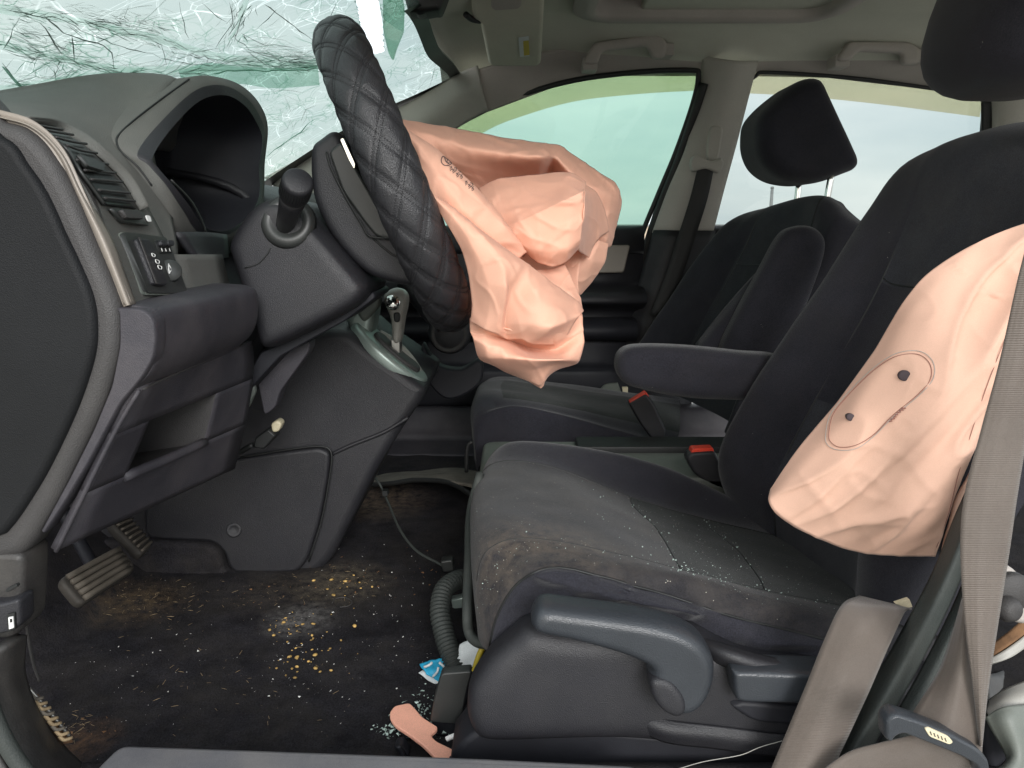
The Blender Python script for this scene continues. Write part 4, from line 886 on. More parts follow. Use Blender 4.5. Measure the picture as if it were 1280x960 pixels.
# stitches in the quilting, short dashes
sp_ = []
for fam in (1, -1):
    for ln in range(22):
        for off in (-.085, .085):
            for k in range(0, 132):
                v0 = k / 132 * 5; v1 = v0 + 5 / 132 * .55
                u0, u1 = ln + off - fam * v0, ln + off - fam * v1
                q = []
                for u_, v_ in ((u0, v0), (u1, v1)):
                    a, b = u_ / 22 * 2 * math.pi, v_ / 5 * 2 * math.pi
                    q.append((tor(a, b, RT + quilt(a, b) + .0004), a, b))
                (p0, a, b), (p1, _, _) = q; nn = (p0 - (WC + (wv * math.cos(a) + wh * math.sin(a)) * RM)).normalized(); t_ = (p1 - p0).normalized(); s = t_.cross(nn) * .0006
                if nn.y > .35: continue
                sp_.append(([p0 + s, p0 - s, p1 - s, p1 + s, (p0 + p1) / 2 + nn * .0006], [(0, 1, 4), (1, 2, 4), (2, 3, 4), (3, 0, 4)]))
o = join_raw('stitching', sp_, M['thread'], rimo, smooth=False); o['kind'] = 'stuff'
lathe('hub', WC - wnrm * .035, wnrm, [(0, .05), (.005, .075), (.03, .082), (.045, .078), (.052, .06), (.052, .001)], M['plastic'], sw_)
for an in (90, 270, 180):
    a = math.radians(an); rad = wv * math.cos(a) + wh * math.sin(a); side = wnrm.cross(rad)
    slab3('spoke', round_poly([Vector(q) for q in ((.05, -.035), (RM - .005, -.022), (RM - .005, .022), (.05, .035))], .01), WC - wnrm * .008, rad, side, -wnrm, .02, M['plastic'], sw_, r=.006)
soft(slab('back_cover', [(386, 186), (398, 172), (420, 162), (444, 205), (480, 268), (520, 322), (566, 372), (552, 364), (520, 361), (480, 352), (456, 342), (430, 318), (404, 282), (388, 240)], .915, 1.03, M['plastic'], sw_, r=.018, seg=5), 0.004)
bc = slab('back_cover_panel', [(410, 190), (426, 176), (448, 215), (480, 270), (506, 306), (470, 296), (455, 278), (428, 240)], .909, .93, M['panel'], sw_, r=.004, sm=False, rp=.006)
tube('panel_seam', [(408, 190, .912), (414, 210, .910), (432, 246, .909), (452, 280, .909), (464, 296, .909), (500, 297, .909)], .0013, M['seal'], bc, n=5, seg=6)
tube('cover_seam', [(466, 298, .914), (490, 318, .914), (512, 326, .914), (518, 350, .914)], .0012, M['seal'], bc, n=5, seg=6)
slab('chrome_strip', [(425, 174), (429, 172), (444, 205), (443, 212), (436, 200)], .905, .915, M['chrome'], sw_, r=.002, sm=False, rp=.003)
slab('red_tag', [(469, 248), (473, 250), (488, 282), (484, 282), (473, 264)], .900, .906, M['red'], sw_, r=.001, sm=False, rp=.002)

# ================================================================== deployed driver airbag
ab = thing('steering_wheel_airbag', 'deflated peach airbag spilling out of the steering wheel hub', 'airbag', P(660, 470, .98))
CRS = []
_r = random.Random(21)
for _ in range(80):
    an = _r.uniform(0, math.pi); n_ = Vector((math.cos(an), _r.uniform(-.5, .5), math.sin(an))).normalized()
    c_ = P(_r.uniform(490, 770), _r.uniform(150, 480), _r.uniform(.82, 1.02)); CRS.append((n_, n_.dot(c_), c_, _r.uniform(.03, .09), _r.uniform(.003, .007), _r.choice((-1, 1, 1)) * _r.uniform(.0008, .0024)))
def creases(p):
    h = 0
    for n_, d_, c_, ext, wd, am_ in CRS:
        e = 1 - (p - c_).length / ext
        if e > 0: h += am_ * min(1, e * 1.6) * max(0, 1 - abs(n_.dot(p) - d_) / wd)
    return h
def sheet(rows, amp=.0025, nu=13, nv=13):
    C = grid_pts(rows, nu, nv); J, I = len(C), len(C[0]); vv, ff = [], []
    RV = [[V(p) for p in r] for r in rows]
    def flat(j, i):
        a, b = j / nu, i / nv; a0, b0 = min(int(a), len(RV[0]) - 2), min(int(b), len(RV) - 2); fa, fb = a - a0, b - b0
        return RV[b0][a0].lerp(RV[b0][a0 + 1], fa).lerp(RV[b0 + 1][a0].lerp(RV[b0 + 1][a0 + 1], fa), fb)
    C = [[C[j][i].lerp(flat(j, i), .35) for i in range(I)] for j in range(J)]
    for j in range(J):
        for i in range(I):
            p = C[j][i]; n1 = noise.noise(p * 22) + .5 * noise.noise(p * 55)
            rg = 1 - abs(noise.noise(p * 15 + Vector((3, 7, 1))))
            vv.append(p + Vector((.25, -1, .2)) * (n1 * amp * .8 + rg ** 6 * amp * 1.0 + creases(p) + (1 - abs(noise.noise(Vector((p.x * 30 + p.z * 18, p.y * 6, p.z * 26 - p.x * 14))))) ** 9 * .0025))
    for j in range(J - 1):
        for i in range(I - 1): ff.append((j * I + i, (j + 1) * I + i, (j + 1) * I + i + 1, j * I + i + 1))
    return vv, ff
back_panel = sheet([[(484, 148, .96), (517, 153, 1.0), (574, 162, 1.03), (630, 173, 1.05), (679, 180, 1.05), (700, 182, 1.06), (722, 198, 1.08), (745, 214, 1.09), (768, 228, 1.10), (776, 250, 1.12)],
    [(488, 158, .93), (520, 165, .96), (574, 182, .97), (630, 193, .98), (676, 196, .98), (692, 197, 1.02), (716, 218, 1.02), (740, 236, 1.03), (764, 244, 1.06), (775, 262, 1.11)],
    [(492, 168, .92), (530, 185, .96), (580, 206, .99), (630, 216, 1.02), (672, 216, 1.03), (690, 214, 1.07), (712, 236, 1.05), (736, 262, 1.04), (758, 270, 1.06), (770, 282, 1.11)],
    [(500, 178, .93), (540, 205, .98), (590, 230, 1.03), (630, 238, 1.06), (670, 235, 1.08), (690, 236, 1.1), (712, 262, 1.08), (738, 292, 1.05), (757, 300, 1.06), (764, 307, 1.10)],
    [(512, 200, .98), (550, 240, 1.02), (600, 270, 1.06), (640, 280, 1.10), (670, 290, 1.12), (690, 310, 1.12), (712, 330, 1.10), (728, 340, 1.08), (745, 325, 1.08), (757, 308, 1.10)]], .0035)
low_flap = sheet([[(690, 290, 1.02), (715, 300, 1.02), (742, 300, 1.03), (760, 305, 1.05)], [(692, 320, 1.02), (715, 328, 1.01), (740, 326, 1.02), (754, 330, 1.05)], [(700, 345, 1.03), (715, 350, 1.02), (730, 350, 1.03), (740, 352, 1.05)], [(706, 360, 1.04), (714, 366, 1.03), (720, 370, 1.04), (726, 368, 1.05)]])
text_rows = [[(490, 156, .90), (515, 190, .87), (533, 232, .84), (560, 275, .84), (592, 300, .85), (630, 330, .88)],
    [(494, 155, .895), (524, 184, .86), (552, 225, .835), (580, 262, .83), (612, 295, .84), (645, 326, .87)],
    [(499, 156, .90), (534, 184, .87), (572, 220, .85), (604, 256, .845), (634, 290, .85), (654, 318, .87)],
    [(503, 158, .915), (546, 188, .89), (590, 230, .875), (622, 266, .87), (646, 298, .87), (658, 316, .88)],
    [(506, 164, .93), (548, 196, .92), (590, 240, .91), (620, 276, .91), (642, 306, .91), (655, 322, .91)]]
text_panel = sheet(text_rows, .0015)
box_top = sheet([[(598, 236, .97), (622, 225, .965), (670, 219, .96), (712, 216, .955), (732, 228, .96)], [(603, 246, .94), (626, 238, .935), (670, 231, .93), (711, 224, .925), (732, 233, .93)],
    [(616, 262, .912), (634, 257, .905), (670, 247, .898), (710, 236, .89), (731, 238, .90)], [(632, 282, .885), (650, 278, .87), (680, 265, .86), (710, 250, .855), (730, 240, .87)]], .002)
box_front = sheet([[(632, 281, .884), (650, 276, .87), (680, 262, .86), (710, 248, .855), (729, 239, .865)], [(640, 292, .87), (658, 292, .862), (684, 286, .858), (710, 276, .856), (728, 270, .864)],
    [(648, 306, .875), (664, 312, .866), (688, 314, .860), (710, 308, .860), (725, 300, .870)], [(655, 315, .885), (672, 328, .88), (690, 333, .875), (706, 328, .88), (722, 312, .90)]], .0012)
box_side = sheet([[(728, 230, .97), (745, 240, 1.0), (755, 262, 1.03), (760, 290, 1.05)], [(730, 240, .88), (738, 256, .95), (745, 274, .99), (750, 296, 1.02)], [(728, 270, .86), (734, 284, .94), (738, 296, .98), (742, 306, 1.01)], [(722, 312, .90), (728, 318, .96), (732, 320, .99), (736, 322, 1.0)]], .002)
left_flap = sheet([[(529, 232, .83), (556, 276, .815), (578, 315, .81), (586, 345, .81), (590, 380, .82), (588, 402, .83)],
    [(536, 240, .822), (572, 278, .80), (598, 322, .79), (610, 355, .79), (612, 385, .80), (606, 412, .81)],
    [(548, 248, .825), (592, 284, .80), (624, 322, .785), (632, 358, .785), (628, 392, .80), (622, 418, .815)],
    [(562, 256, .835), (610, 296, .815), (646, 330, .80), (637, 370, .805), (631, 404, .815), (634, 424, .83)],
    [(572, 264, .85), (625, 306, .84), (664, 336, .83), (672, 364, .80), (656, 404, .80), (650, 424, .82)],
    [(580, 274, .87), (638, 318, .87), (690, 354, .85), (704, 374, .83), (690, 408, .79), (664, 430, .82)],
    [(590, 290, .89), (650, 328, .89), (712, 370, .87), (728, 388, .86), (722, 396, .83), (700, 432, .84)]], .002)
right_side = sheet([[(668, 338, .90), (690, 336, .90), (706, 331, .91)], [(684, 350, .88), (702, 352, .89), (715, 350, .90)], [(700, 362, .88), (714, 368, .88), (724, 372, .89)], [(714, 374, .88), (722, 384, .875), (728, 390, .88)]], .0015)
lower = sheet([[(587, 398, .835), (606, 408, .82), (630, 410, .815), (660, 418, .815), (694, 412, .81), (726, 392, .85)],
    [(588, 415, .84), (606, 418, .83), (634, 424, .845), (664, 436, .86), (696, 436, .84), (728, 412, .845)],
    [(592, 424, .83), (608, 432, .82), (636, 438, .82), (664, 446, .825), (696, 448, .82), (730, 428, .84)],
    [(597, 445, .85), (610, 447, .825), (640, 448, .81), (668, 450, .805), (700, 450, .81), (724, 450, .84)],
    [(604, 452, .88), (624, 458, .85), (644, 460, .835), (666, 462, .83), (690, 456, .83), (716, 456, .86)],
    [(610, 452, .93), (630, 464, .89), (647, 471, .87), (664, 478, .855), (676, 482, .855), (682, 464, .88)]], .0018)
tip = sheet([[(640, 456, .85), (660, 458, .842), (684, 458, .85)], [(648, 470, .862), (664, 472, .85), (683, 466, .86)], [(660, 476, .868), (670, 478, .858), (681, 474, .862)], [(672, 483, .87), (676, 485, .868), (679, 482, .868)]], .001)
behind = sheet([[(560, 240, 1.0), (620, 250, 1.04), (680, 260, 1.05), (735, 280, 1.03)], [(585, 320, .95), (630, 330, 1.0), (690, 340, 1.02), (722, 350, 1.0)], [(590, 380, .92), (630, 385, .97), (690, 390, .98), (726, 395, .95)], [(592, 420, .90), (630, 425, .95), (690, 430, .95), (726, 425, .92)], [(606, 448, .90), (640, 460, .92), (680, 462, .92), (718, 450, .90)]], .003)
for nm, sh_ in (('back_fold', back_panel), ('side_flap', low_flap), ('printed_fold', text_panel), ('upper_fold', box_top), ('box_fold', box_front), ('box_gusset', box_side), ('front_fold', left_flap), ('right_fold', right_side), ('lower_fold', lower), ('hanging_corner', tip), ('rear_cloth', behind)):
    o = raw(nm, sh_[0], sh_[1], M['airbag'], ab)
    m = o.modifiers.new('s', 'SOLIDIFY'); m.thickness = .0012; m.offset = 0
# printed marks
pr = next(c for c in ab.children if c.name.startswith('printed_fold')); PRB = bvh(pr)
def mark(px, wd=.0006, cyc=False, parent=pr, m='ink', nm='print'):
    return tube(nm, [hit(PRB, x, y, .0009) for x, y in px], wd, M[m], parent, n=3, seg=5, cyc=cyc)
mark([(558 + 7 * math.cos(a), 201 + 7 * math.sin(a)) for a in [k * math.pi / 5 for k in range(10)]], .0005, True)
mark([(555, 197), (557, 203), (561, 205)], .0005); mark([(560, 198), (558, 204)], .0005); mark([(563, 203), (559, 206)], .0004)
for k, (x, y) in enumerate([(563, 211), (566, 214), (569, 212), (571, 219), (574, 216), (576, 221), (582, 229), (586, 233), (589, 231), (590, 236)]):
    mark([(x - 1.5, y - 2), (x + 1.5, y + (k % 2)), (x - .5, y + 3)], .00038); mark([(x + 1.2, y - 2.4), (x - 1, y + 1.2)], .00035)

# ================================================================== centre stack and gear shift
cs = thing('centre_stack', 'black centre stack side panel below the gear shift', 'console', (-.3, 1.3, .45))
slab('side_wall', [(60, 540), (230, 470), (330, 430), (400, 412), (434, 412), (462, 438), (500, 463), (532, 486), (528, 500), (505, 532), (470, 590), (440, 650), (415, 700), (398, 718), (380, 722), (292, 722), (280, 712), (276, 692), (262, 684), (60, 684)], 1.17, 1.45, M['plastic'], cs, r=.016, sm=False, rp=.02, seg=5)
slab('kick_panel', [(180, 600), (250, 582), (330, 568), (398, 560), (412, 566), (411, 590), (400, 650), (384, 700), (372, 716), (295, 718), (285, 708), (280, 690), (266, 678), (180, 674)], 1.160, 1.175, M['plastic'], cs, r=.006, sm=False, rp=.02)
slab('tunnel_foot', [(120, 676), (258, 680), (274, 690), (280, 714), (292, 726), (410, 722), (420, 745), (120, 760)], 1.150, 1.19, M['carpet'], cs, r=.008, sm=False, rp=.02)
tube('panel_seam', [(300, 572, 1.16), (360, 562, 1.158), (400, 558, 1.158), (414, 566, 1.158), (412, 596, 1.158), (402, 650, 1.158), (386, 702, 1.158)], .0016, M['seal'], cs, n=5, seg=6)
tube('upper_ridge', [(414, 568, 1.166), (440, 556, 1.166), (480, 540, 1.167), (510, 522, 1.168)], .003, M['plastic'], cs, n=5, seg=8)
lathe('screw_boss', P(293, 662, 1.162), Vector((.2, -1, .2)), [(0, .012), (.004, .012), (.006, .010), (.004, .007), (.003, .001)], M['plastic'], cs)
# bezel
gb = thing('gear_shift', 'silver gear shift bezel with chrome-capped shift knob', 'gear shift', P(490, 440, 1.25))
A, B = P(448, 400, 1.225), P(533, 473, 1.225); Ub = (B - A).normalized(); Wb = Y_.copy(); Nb = Ub.cross(Wb).normalized(); Lb = (B - A).length
if Nb.z > 0: Nb = -Nb
bez = [Vector((Lb * .5 + Lb * .54 * math.cos(a) * (1 if math.cos(a) > 0 else .95), .055 * math.copysign(abs(math.sin(a)) ** .75, math.sin(a)))) for a in [2 * math.pi * k / 40 for k in range(40)]]
slab3('bezel', bez, A, Ub, Wb, Nb, .022, M['shift'], gb, r=.008, seg=5)
slab3('gate', [Vector((Lb * .55 + (q.x - Lb * .5) * .62, q.y * .55)) for q in bez], A - Nb * .006, Ub, Wb, Nb, .01, M['grey'], gb, r=.004)
surf('bezel_spine', [[(470, 422, 1.235), (490, 432, 1.232), (510, 450, 1.232), (528, 470, 1.235)], [(476, 412, 1.25), (496, 424, 1.25), (516, 444, 1.25), (530, 466, 1.25)], [(474, 418, 1.27), (494, 430, 1.27), (512, 448, 1.27), (528, 470, 1.265)]], M['knob'], gb, nu=5, nv=4, thick=.004)
slab('bezel_shoulder', [(432, 402), (446, 378), (458, 374), (468, 384), (466, 404), (462, 418), (446, 420)], 1.21, 1.28, M['shift'], gb, r=.012)
slab('stalk_cap', [(446, 386), (460, 362), (472, 366), (474, 380), (466, 392), (454, 402)], 1.20, 1.23, M['tray'], gb, r=.006)
soft(slab('knob', [(478, 374), (484, 364), (495, 361), (506, 366), (509, 378), (505, 398), (500, 428), (490, 428), (487, 400)], 1.205, 1.245, M['knob'], gb, r=.016, seg=5), 0.0018)
lathe('chrome_cap', P(491, 378, 1.207), Vector((.1, -1, .25)), [(0, .013), (.003, .013), (.006, .010), (.008, .005), (.0085, .001)], M['chrome'], gb, 24)
slab('shift_button', [(492, 392), (499, 392), (499, 402), (493, 402)], 1.200, 1.21, M['seal'], gb, r=.003)
slab('collar', [(488, 424), (500, 426), (500, 444), (490, 440)], 1.21, 1.24, M['steel'], gb, r=.004, sm=False, rp=.004)
# parking brake
hb = thing('parking_brake_lever', 'dark parking brake lever with a round ringed end', 'brake lever', P(560, 420, 1.42))
tube('arm', [(505, 350, 1.44), (530, 378, 1.43), (558, 410, 1.41)], lambda t_: .018 + .004 * t_, M['plastic'], hb, seg=14)
lathe('end_knob', P(561, 418, 1.40) + Vector((0, .03, 0)), Vector((.05, -1, .1)), [(0, .036), (.02, .040), (.028, .038), (.032, .033), (.031, .030), (.030, .029), (.033, .026), (.034, .001)], M['plastic'], hb)
lathe('ring', P(561, 418, 1.40) + Vector((0, -.0015, .0)), Vector((.05, -1, .1)), [(0, .034), (.0015, .033), (.0015, .027), (0, .026)], M['grey'], hb)
slab('boot', [(528, 430), (545, 455), (575, 462), (600, 450), (600, 480), (560, 500), (530, 470)], 1.40, 1.44, M['plastic_d'], hb, r=.01)

# ================================================================== seats
def seam(C, name, j0, i0, j1, i1, rad, m, parent, lift=.0, n=30):
    """thin seam along the control grid C from (j0,i0) to (j1,i1), fractions"""
    J, I = len(C) - 1, len(C[0]) - 1; pts = []
    for k in range(n + 1):
        t_ = k / n; a, b = (j0 + (j1 - j0) * t_) * J, (i0 + (i1 - i0) * t_) * I
        ja, ib = min(int(a), J - 1), min(int(b), I - 1); fa, fb = a - ja, b - ib
        pts.append((C[ja][ib] * (1 - fa) + C[ja + 1][ib] * fa) * (1 - fb) + (C[ja][ib + 1] * (1 - fa) + C[ja + 1][ib + 1] * fa) * fb)
    return tube(name, pts, rad, M[m], parent, seg=6, raw_path=True)
drv = thing('driver_seat', 'dusty black fabric driver seat, with glass crumbs on its cushion', 'seat', (.25, .93, .45))
DC = [
 [(630, 845, .71), (626, 838, .70), (646, 812, .695), (700, 800, .695), (850, 826, .695), (960, 850, .695), (1170, 880, .695)],
 [(618, 820, .698), (632, 775, .69), (662, 738, .685), (705, 728, .682), (840, 765, .684), (955, 805, .69), (1170, 850, .69)],
 [(610, 815, .70), (622, 770, .695), (650, 727, .69), (700, 710, .69), (825, 742, .692), (950, 779, .70), (1170, 830, .70)],
 [(602, 806, .72), (603, 762, .715), (626, 712, .715), (680, 692, .715), (852, 719, .715), (950, 747, .72), (1170, 800, .725)],
 [(597, 790, .77), (592, 722, .765), (608, 668, .765), (690, 664, .77), (846, 704, .77), (953, 730, .775), (1170, 770, .78)],
 [(598, 755, .93), (588, 668, .92), (602, 616, .92), (700, 620, .92), (820, 660, .92), (922, 688, .92), (1130, 735, .93)],
 [(602, 712, 1.07), (593, 632, 1.06), (614, 580, 1.06), (690, 584, 1.06), (788, 621, 1.06), (880, 648, 1.06), (1040, 686, 1.06)],
 [(614, 690, 1.14), (606, 602, 1.13), (638, 553, 1.13), (745, 562, 1.13), (832, 584, 1.13), (905, 618, 1.13), (1020, 672, 1.13)],
 [(622, 720, 1.17), (616, 645, 1.16), (646, 585, 1.165), (750, 595, 1.165), (832, 616, 1.165), (905, 648, 1.165), (1020, 700, 1.165)]]
def dc_slot(j, i):     # j along length 0..1, i across 0..1
    a, b = i * 8, j * 6
    if a < 2: return 1
    if a < 3.6: return 4
    if a < 6: return 2 if b < 4 else 3
    return 0
def dc_fold(v, j, i):
    a = i * 8
    if a < 3.2 and j > .3:
        f = math.sin(min(1, a / 3.0) * math.pi)
        k = noise.noise(Vector((v.x * 16, v.z * 40, 2))) * .007 + (1 - abs(noise.noise(Vector((v.x * 7 + v.z * 26, v.x * 4, 1))))) ** 5 * .014
        k += (1 - abs(noise.noise(Vector((v.x * 11 - v.z * 16 + 3, v.z * 7, 6))))) ** 9 * .012
        return v + Vector((0, -1, .3)) * (k - .006) * f * min(1, (j - .3) / .15)
    return v + Vector((0, 0, 1)) * noise.noise(v * 18) * .0015
cu = surf('cushion', DC, [M['fabric'], M['fabric'], M['insert'], M['velour'], M['bolster']], drv, nu=18, nv=12, slot=dc_slot, fn=dc_fold)
GC = grid_pts(DC, 18, 12)
GCf = [[dc_fold(p, j / (len(GC) - 1), i / (len(GC[0]) - 1)) for i, p in enumerate(c)] for j, c in enumerate(GC)]
seam(GCf, 'piping', .03, .25, .97, .25, .0013, 'seal', cu)
seam(GCf, 'piping', .2, .75, .97, .75, .0012, 'seal', cu)
seam(GCf, 'piping', .20, .46, .97, .46, .0006, 'seal', cu)
seam(GCf, 'piping', .6667, .46, .6667, .75, .0006, 'seal', cu)
seam(GCf, 'piping', .8333, .46, .8333, .75, .0006, 'seal', cu)
# underside so the cushion is closed
surf('cushion_pan', [[(612, 822, .70), (700, 815, .70), (950, 850, .70), (1170, 880, .70)], [(612, 760, 1.16), (700, 720, 1.16), (900, 720, 1.16), (1040, 740, 1.16)]], M['plastic_d'], drv, nu=4, nv=4, thick=.01)
DB = [
 [(990, 690, 1.16), (990, 610, 1.175), (1030, 520, 1.18), (1095, 400, 1.18), (1140, 300, 1.18), (1185, 235, 1.17), (1260, 205, 1.15)],
 [(925, 665, 1.15), (899, 572, 1.15), (942, 482, 1.15), (1028, 352, 1.15), (1082, 266, 1.15), (1130, 209, 1.14), (1215, 185, 1.14)],
 [(955, 680, 1.08), (950, 592, 1.07), (998, 492, 1.07), (1070, 376, 1.07), (1118, 284, 1.07), (1164, 190, 1.07), (1250, 172, 1.10)],
 [(985, 690, 1.03), (992, 605, 1.03), (1040, 505, 1.03), (1098, 395, 1.03), (1140, 300, 1.03), (1192, 180, 1.03), (1280, 165, 1.08)],
 [(1030, 712, .93), (1050, 625, .93), (1100, 520, .93), (1155, 405, .93), (1205, 300, .93), (1255, 163, .95), (1340, 158, 1.0)],
 [(1065, 735, .83), (1090, 655, .82), (1145, 550, .82), (1215, 430, .82), (1275, 310, .83), (1325, 165, .86), (1400, 160, .9)],
 [(1075, 752, .76), (1080, 675, .75), (1140, 570, .745), (1225, 440, .745), (1300, 320, .75), (1360, 185, .79), (1430, 180, .82)],
 [(1110, 775, .72), (1130, 700, .70), (1190, 590, .70), (1275, 460, .70), (1350, 340, .71), (1410, 220, .75), (1450, 210, .8)],
 [(1190, 800, .72), (1220, 720, .70), (1290, 610, .70), (1370, 480, .70), (1440, 360, .71), (1490, 240, .75), (1500, 230, .8)]]
def db_slot(j, i):
    a, b = i * 8, j * 6
    if a < 2.55: return 0
    if a < 5.2: return 1 if (b > 3.4 or b < 2.0) else 2
    return 0
bk_ = surf('backrest', DB, [M['fabric'], M['fabric2'], M['fabric']], drv, nu=8, nv=8, slot=db_slot, fn=lambda v, j, i: v + Vector((-1, 0, .3)) * noise.noise(v * 9) * .004)
GB = grid_pts(DB, 8, 8)
seam(GB, 'piping', .02, .315, .98, .315, .0012, 'seal', bk_)
seam(GB, 'piping', .57, .315, .57, .62, .0010, 'seal', bk_)
seam(GB, 'piping', .36, .315, .36, .62, .0010, 'seal', bk_)
surf('backrest_rear', [[(990, 690, 1.16), (1030, 520, 1.18), (1140, 300, 1.18), (1260, 205, 1.15)], [(1190, 800, .72), (1290, 610, .70), (1440, 360, .71), (1500, 230, .8)]], M['plastic_d'], drv, nu=4, nv=4, thick=.01)
hr = ellip('headrest', P(1312, -2, .95), .102, .145, .108, M['fabric'], drv, 2.7, fn=lambda v: Vector((v.x + v.z * .25, v.y, v.z)))
for yy in (.89, 1.0): tube('headrest_post', [P(1272, 108, yy) + Vector((.03, 0, 0)), P(1262, 165, yy) + Vector((.03, 0, 0)), P(1250, 200, yy) + Vector((.03, 0, 0))], .006, M['chrome'], hr, seg=10)
am = soft(slab('armrest', [(772, 462), (778, 443), (800, 435), (860, 436), (930, 443), (990, 452), (1000, 500), (905, 503), (850, 499), (800, 489), (780, 480)], 1.165, 1.235, M['fabric'], drv, r=.022, seg=5), 0.004)
tube('armrest_piping', [(785, 475, 1.176), (784, 455, 1.174), (800, 446, 1.174), (860, 447, 1.174), (935, 455, 1.174)], .0012, M['seal'], am, seg=6)
# plastic side trim with levers
stm = soft(slab('side_trim', [(583, 890), (588, 860), (612, 825), (640, 800), (664, 785), (720, 790), (820, 790), (870, 794), (905, 812), (950, 830), (1010, 838), (1120, 850), (1230, 860), (1230, 960), (1010, 950), (900, 938), (780, 925), (640, 928), (600, 925), (588, 910)], .645, .70, M['plastic'], drv, r=.020, seg=5, Yr=.655), 0.004)
surf('trim_ridge', [[(868, 798, .665), (915, 812, .648), (965, 826, .646), (1030, 834, .646), (1120, 842, .646)], [(864, 802, .665), (912, 820, .636), (962, 835, .634), (1028, 842, .634), (1120, 850, .634)], [(864, 806, .665), (905, 828, .648), (955, 843, .647), (1020, 850, .647), (1110, 858, .647)]], M['plastic'], stm, nu=6, nv=5, thick=.004)
surf('trim_shelf', [[(795, 884, .662), (830, 900, .648), (900, 908, .646), (980, 918, .645), (1060, 926, .645)], [(786, 890, .662), (828, 911, .643), (898, 920, .642), (976, 930, .6415), (1050, 938, .6415)], [(790, 896, .662), (826, 922, .648), (895, 932, .646), (970, 942, .645), (1040, 950, .645)]], M['plastic'], stm, nu=6, nv=5, thick=.004)
lv = soft(slab('recline_lever', [(664, 784), (670, 769), (684, 763), (720, 767), (780, 775), (830, 784), (864, 796), (885, 812), (897, 838), (893, 868), (880, 890), (862, 900), (840, 898), (824, 886), (815, 868), (814, 852), (812, 840), (780, 825), (720, 808), (680, 800), (668, 794)], .612, .655, M['lever'], stm, r=.017, seg=6), 0.0018)
soft(slab('lever_pivot', [(814, 856), (824, 850), (842, 856), (856, 874), (858, 892), (846, 899), (828, 890), (817, 874)], .6085, .64, M['plastic'], stm, r=.006, seg=4), .0018, 4)
soft(slab('height_lever', [(917, 846), (922, 840), (990, 842), (1060, 848), (1060, 884), (990, 882), (930, 880), (920, 874)], .620, .655, M['lever'], stm, r=.012, seg=5), 0.002)
slab('lever_recess', [(918, 878), (1000, 884), (1050, 884), (1040, 905), (960, 905), (930, 895)], .641, .66, M['plastic_d'], stm, r=.004)
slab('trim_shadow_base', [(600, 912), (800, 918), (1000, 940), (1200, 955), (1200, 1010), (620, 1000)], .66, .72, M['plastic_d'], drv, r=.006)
slab('seat_rail', [(600, 880), (1100, 900), (1100, 960), (600, 950)], .74, .78, M['plastic_d'], drv, r=.004)
# front frame of the seat
tube('seat_frame', [(600, 592, 1.0), (588, 640, .96), (586, 700, .86), (584, 760, .80), (586, 790, .79), (596, 802, .78), (612, 806, .77)], .006, M['rubber'], drv, seg=8)
# crumbs of glass on the cushion
rr = random.Random(5); bits = []
def bit(c, s, rr=rr):
    vv = [c + Vector((rr.uniform(-1, 1), rr.uniform(-1, 1), rr.uniform(-.3, 1))) * s for _ in range(4)]
    return vv, [(0, 1, 2), (0, 2, 3), (0, 3, 1), (1, 3, 2)]
J, I = len(GCf) - 1, len(GCf[0]) - 1
def cush(j, i, dz=.001): return GCf[int(j * J)][int(i * I)] + Vector((rr.uniform(-.003, .003), rr.uniform(-.003, .003), dz))
for k in range(34): j = rr.gauss(.674, .008); i = rr.uniform(.45, .72); bits.append(bit(cush(min(.99, j), i), .0016 * rr.uniform(.4, 1.2)))
for k in range(40): bits.append(bit(cush(min(.99, max(.5, rr.gauss(.838, .008))), rr.uniform(.45, .75)), .0017 * rr.uniform(.4, 1.2)))
for k in range(220): bits.append(bit(cush(rr.uniform(.55, .99), rr.uniform(.42, .75)), .0009 * rr.uniform(.4, 1.2)))
for k in range(240): bits.append(bit(cush(rr.uniform(.15, .99), min(.6, max(.3, rr.gauss(.44, .05)))), .0007 * rr.uniform(.4, 1.2)))
o = join_raw('glass_crumbs', bits, M['crumb'], None, smooth=False); tag(o, 'tiny pale glass crumbs strewn over the driver seat cushion', 'glass crumbs', kind='stuff')

# passenger seat
ps = thing('passenger_seat', 'black fabric passenger seat with its armrest folded up', 'seat', (.25, 1.66, .45))
PC = [
 [(600, 600, 1.46), (598, 585, 1.455), (625, 575, 1.455), (720, 580, 1.455), (840, 590, 1.455)],
 [(594, 580, 1.46), (596, 545, 1.455), (622, 517, 1.455), (680, 520, 1.455), (840, 562, 1.455)],
 [(592, 560, 1.48), (592, 522, 1.475), (620, 509, 1.475), (690, 514, 1.475), (845, 553, 1.475)],
 [(590, 545, 1.53), (590, 505, 1.53), (612, 492, 1.53), (700, 504, 1.53), (850, 536, 1.53)],
 [(592, 530, 1.66), (594, 496, 1.66), (610, 482, 1.66), (700, 494, 1.66), (850, 520, 1.66)],
 [(596, 520, 1.78), (598, 490, 1.78), (616, 475, 1.78), (700, 484, 1.78), (850, 505, 1.78)],
 [(602, 520, 1.86), (604, 495, 1.85), (625, 472, 1.85), (700, 480, 1.85), (850, 500, 1.85)],
 [(610, 540, 1.87), (612, 520, 1.87), (630, 500, 1.87), (700, 505, 1.87), (850, 520, 1.87)]]
pc = surf('cushion', PC, [M['fabric'], M['fabric2'], M['velour']], ps, nu=8, nv=7, slot=lambda j, i: (1 if j < .55 else 2) if 2.7 < i * 7 < 5 else (1 if 2 <= i * 7 <= 2.7 and j < .5 else 0), fn=lambda v, j, i: v + Vector((0, 0, 1)) * noise.noise(v * 14) * .003)
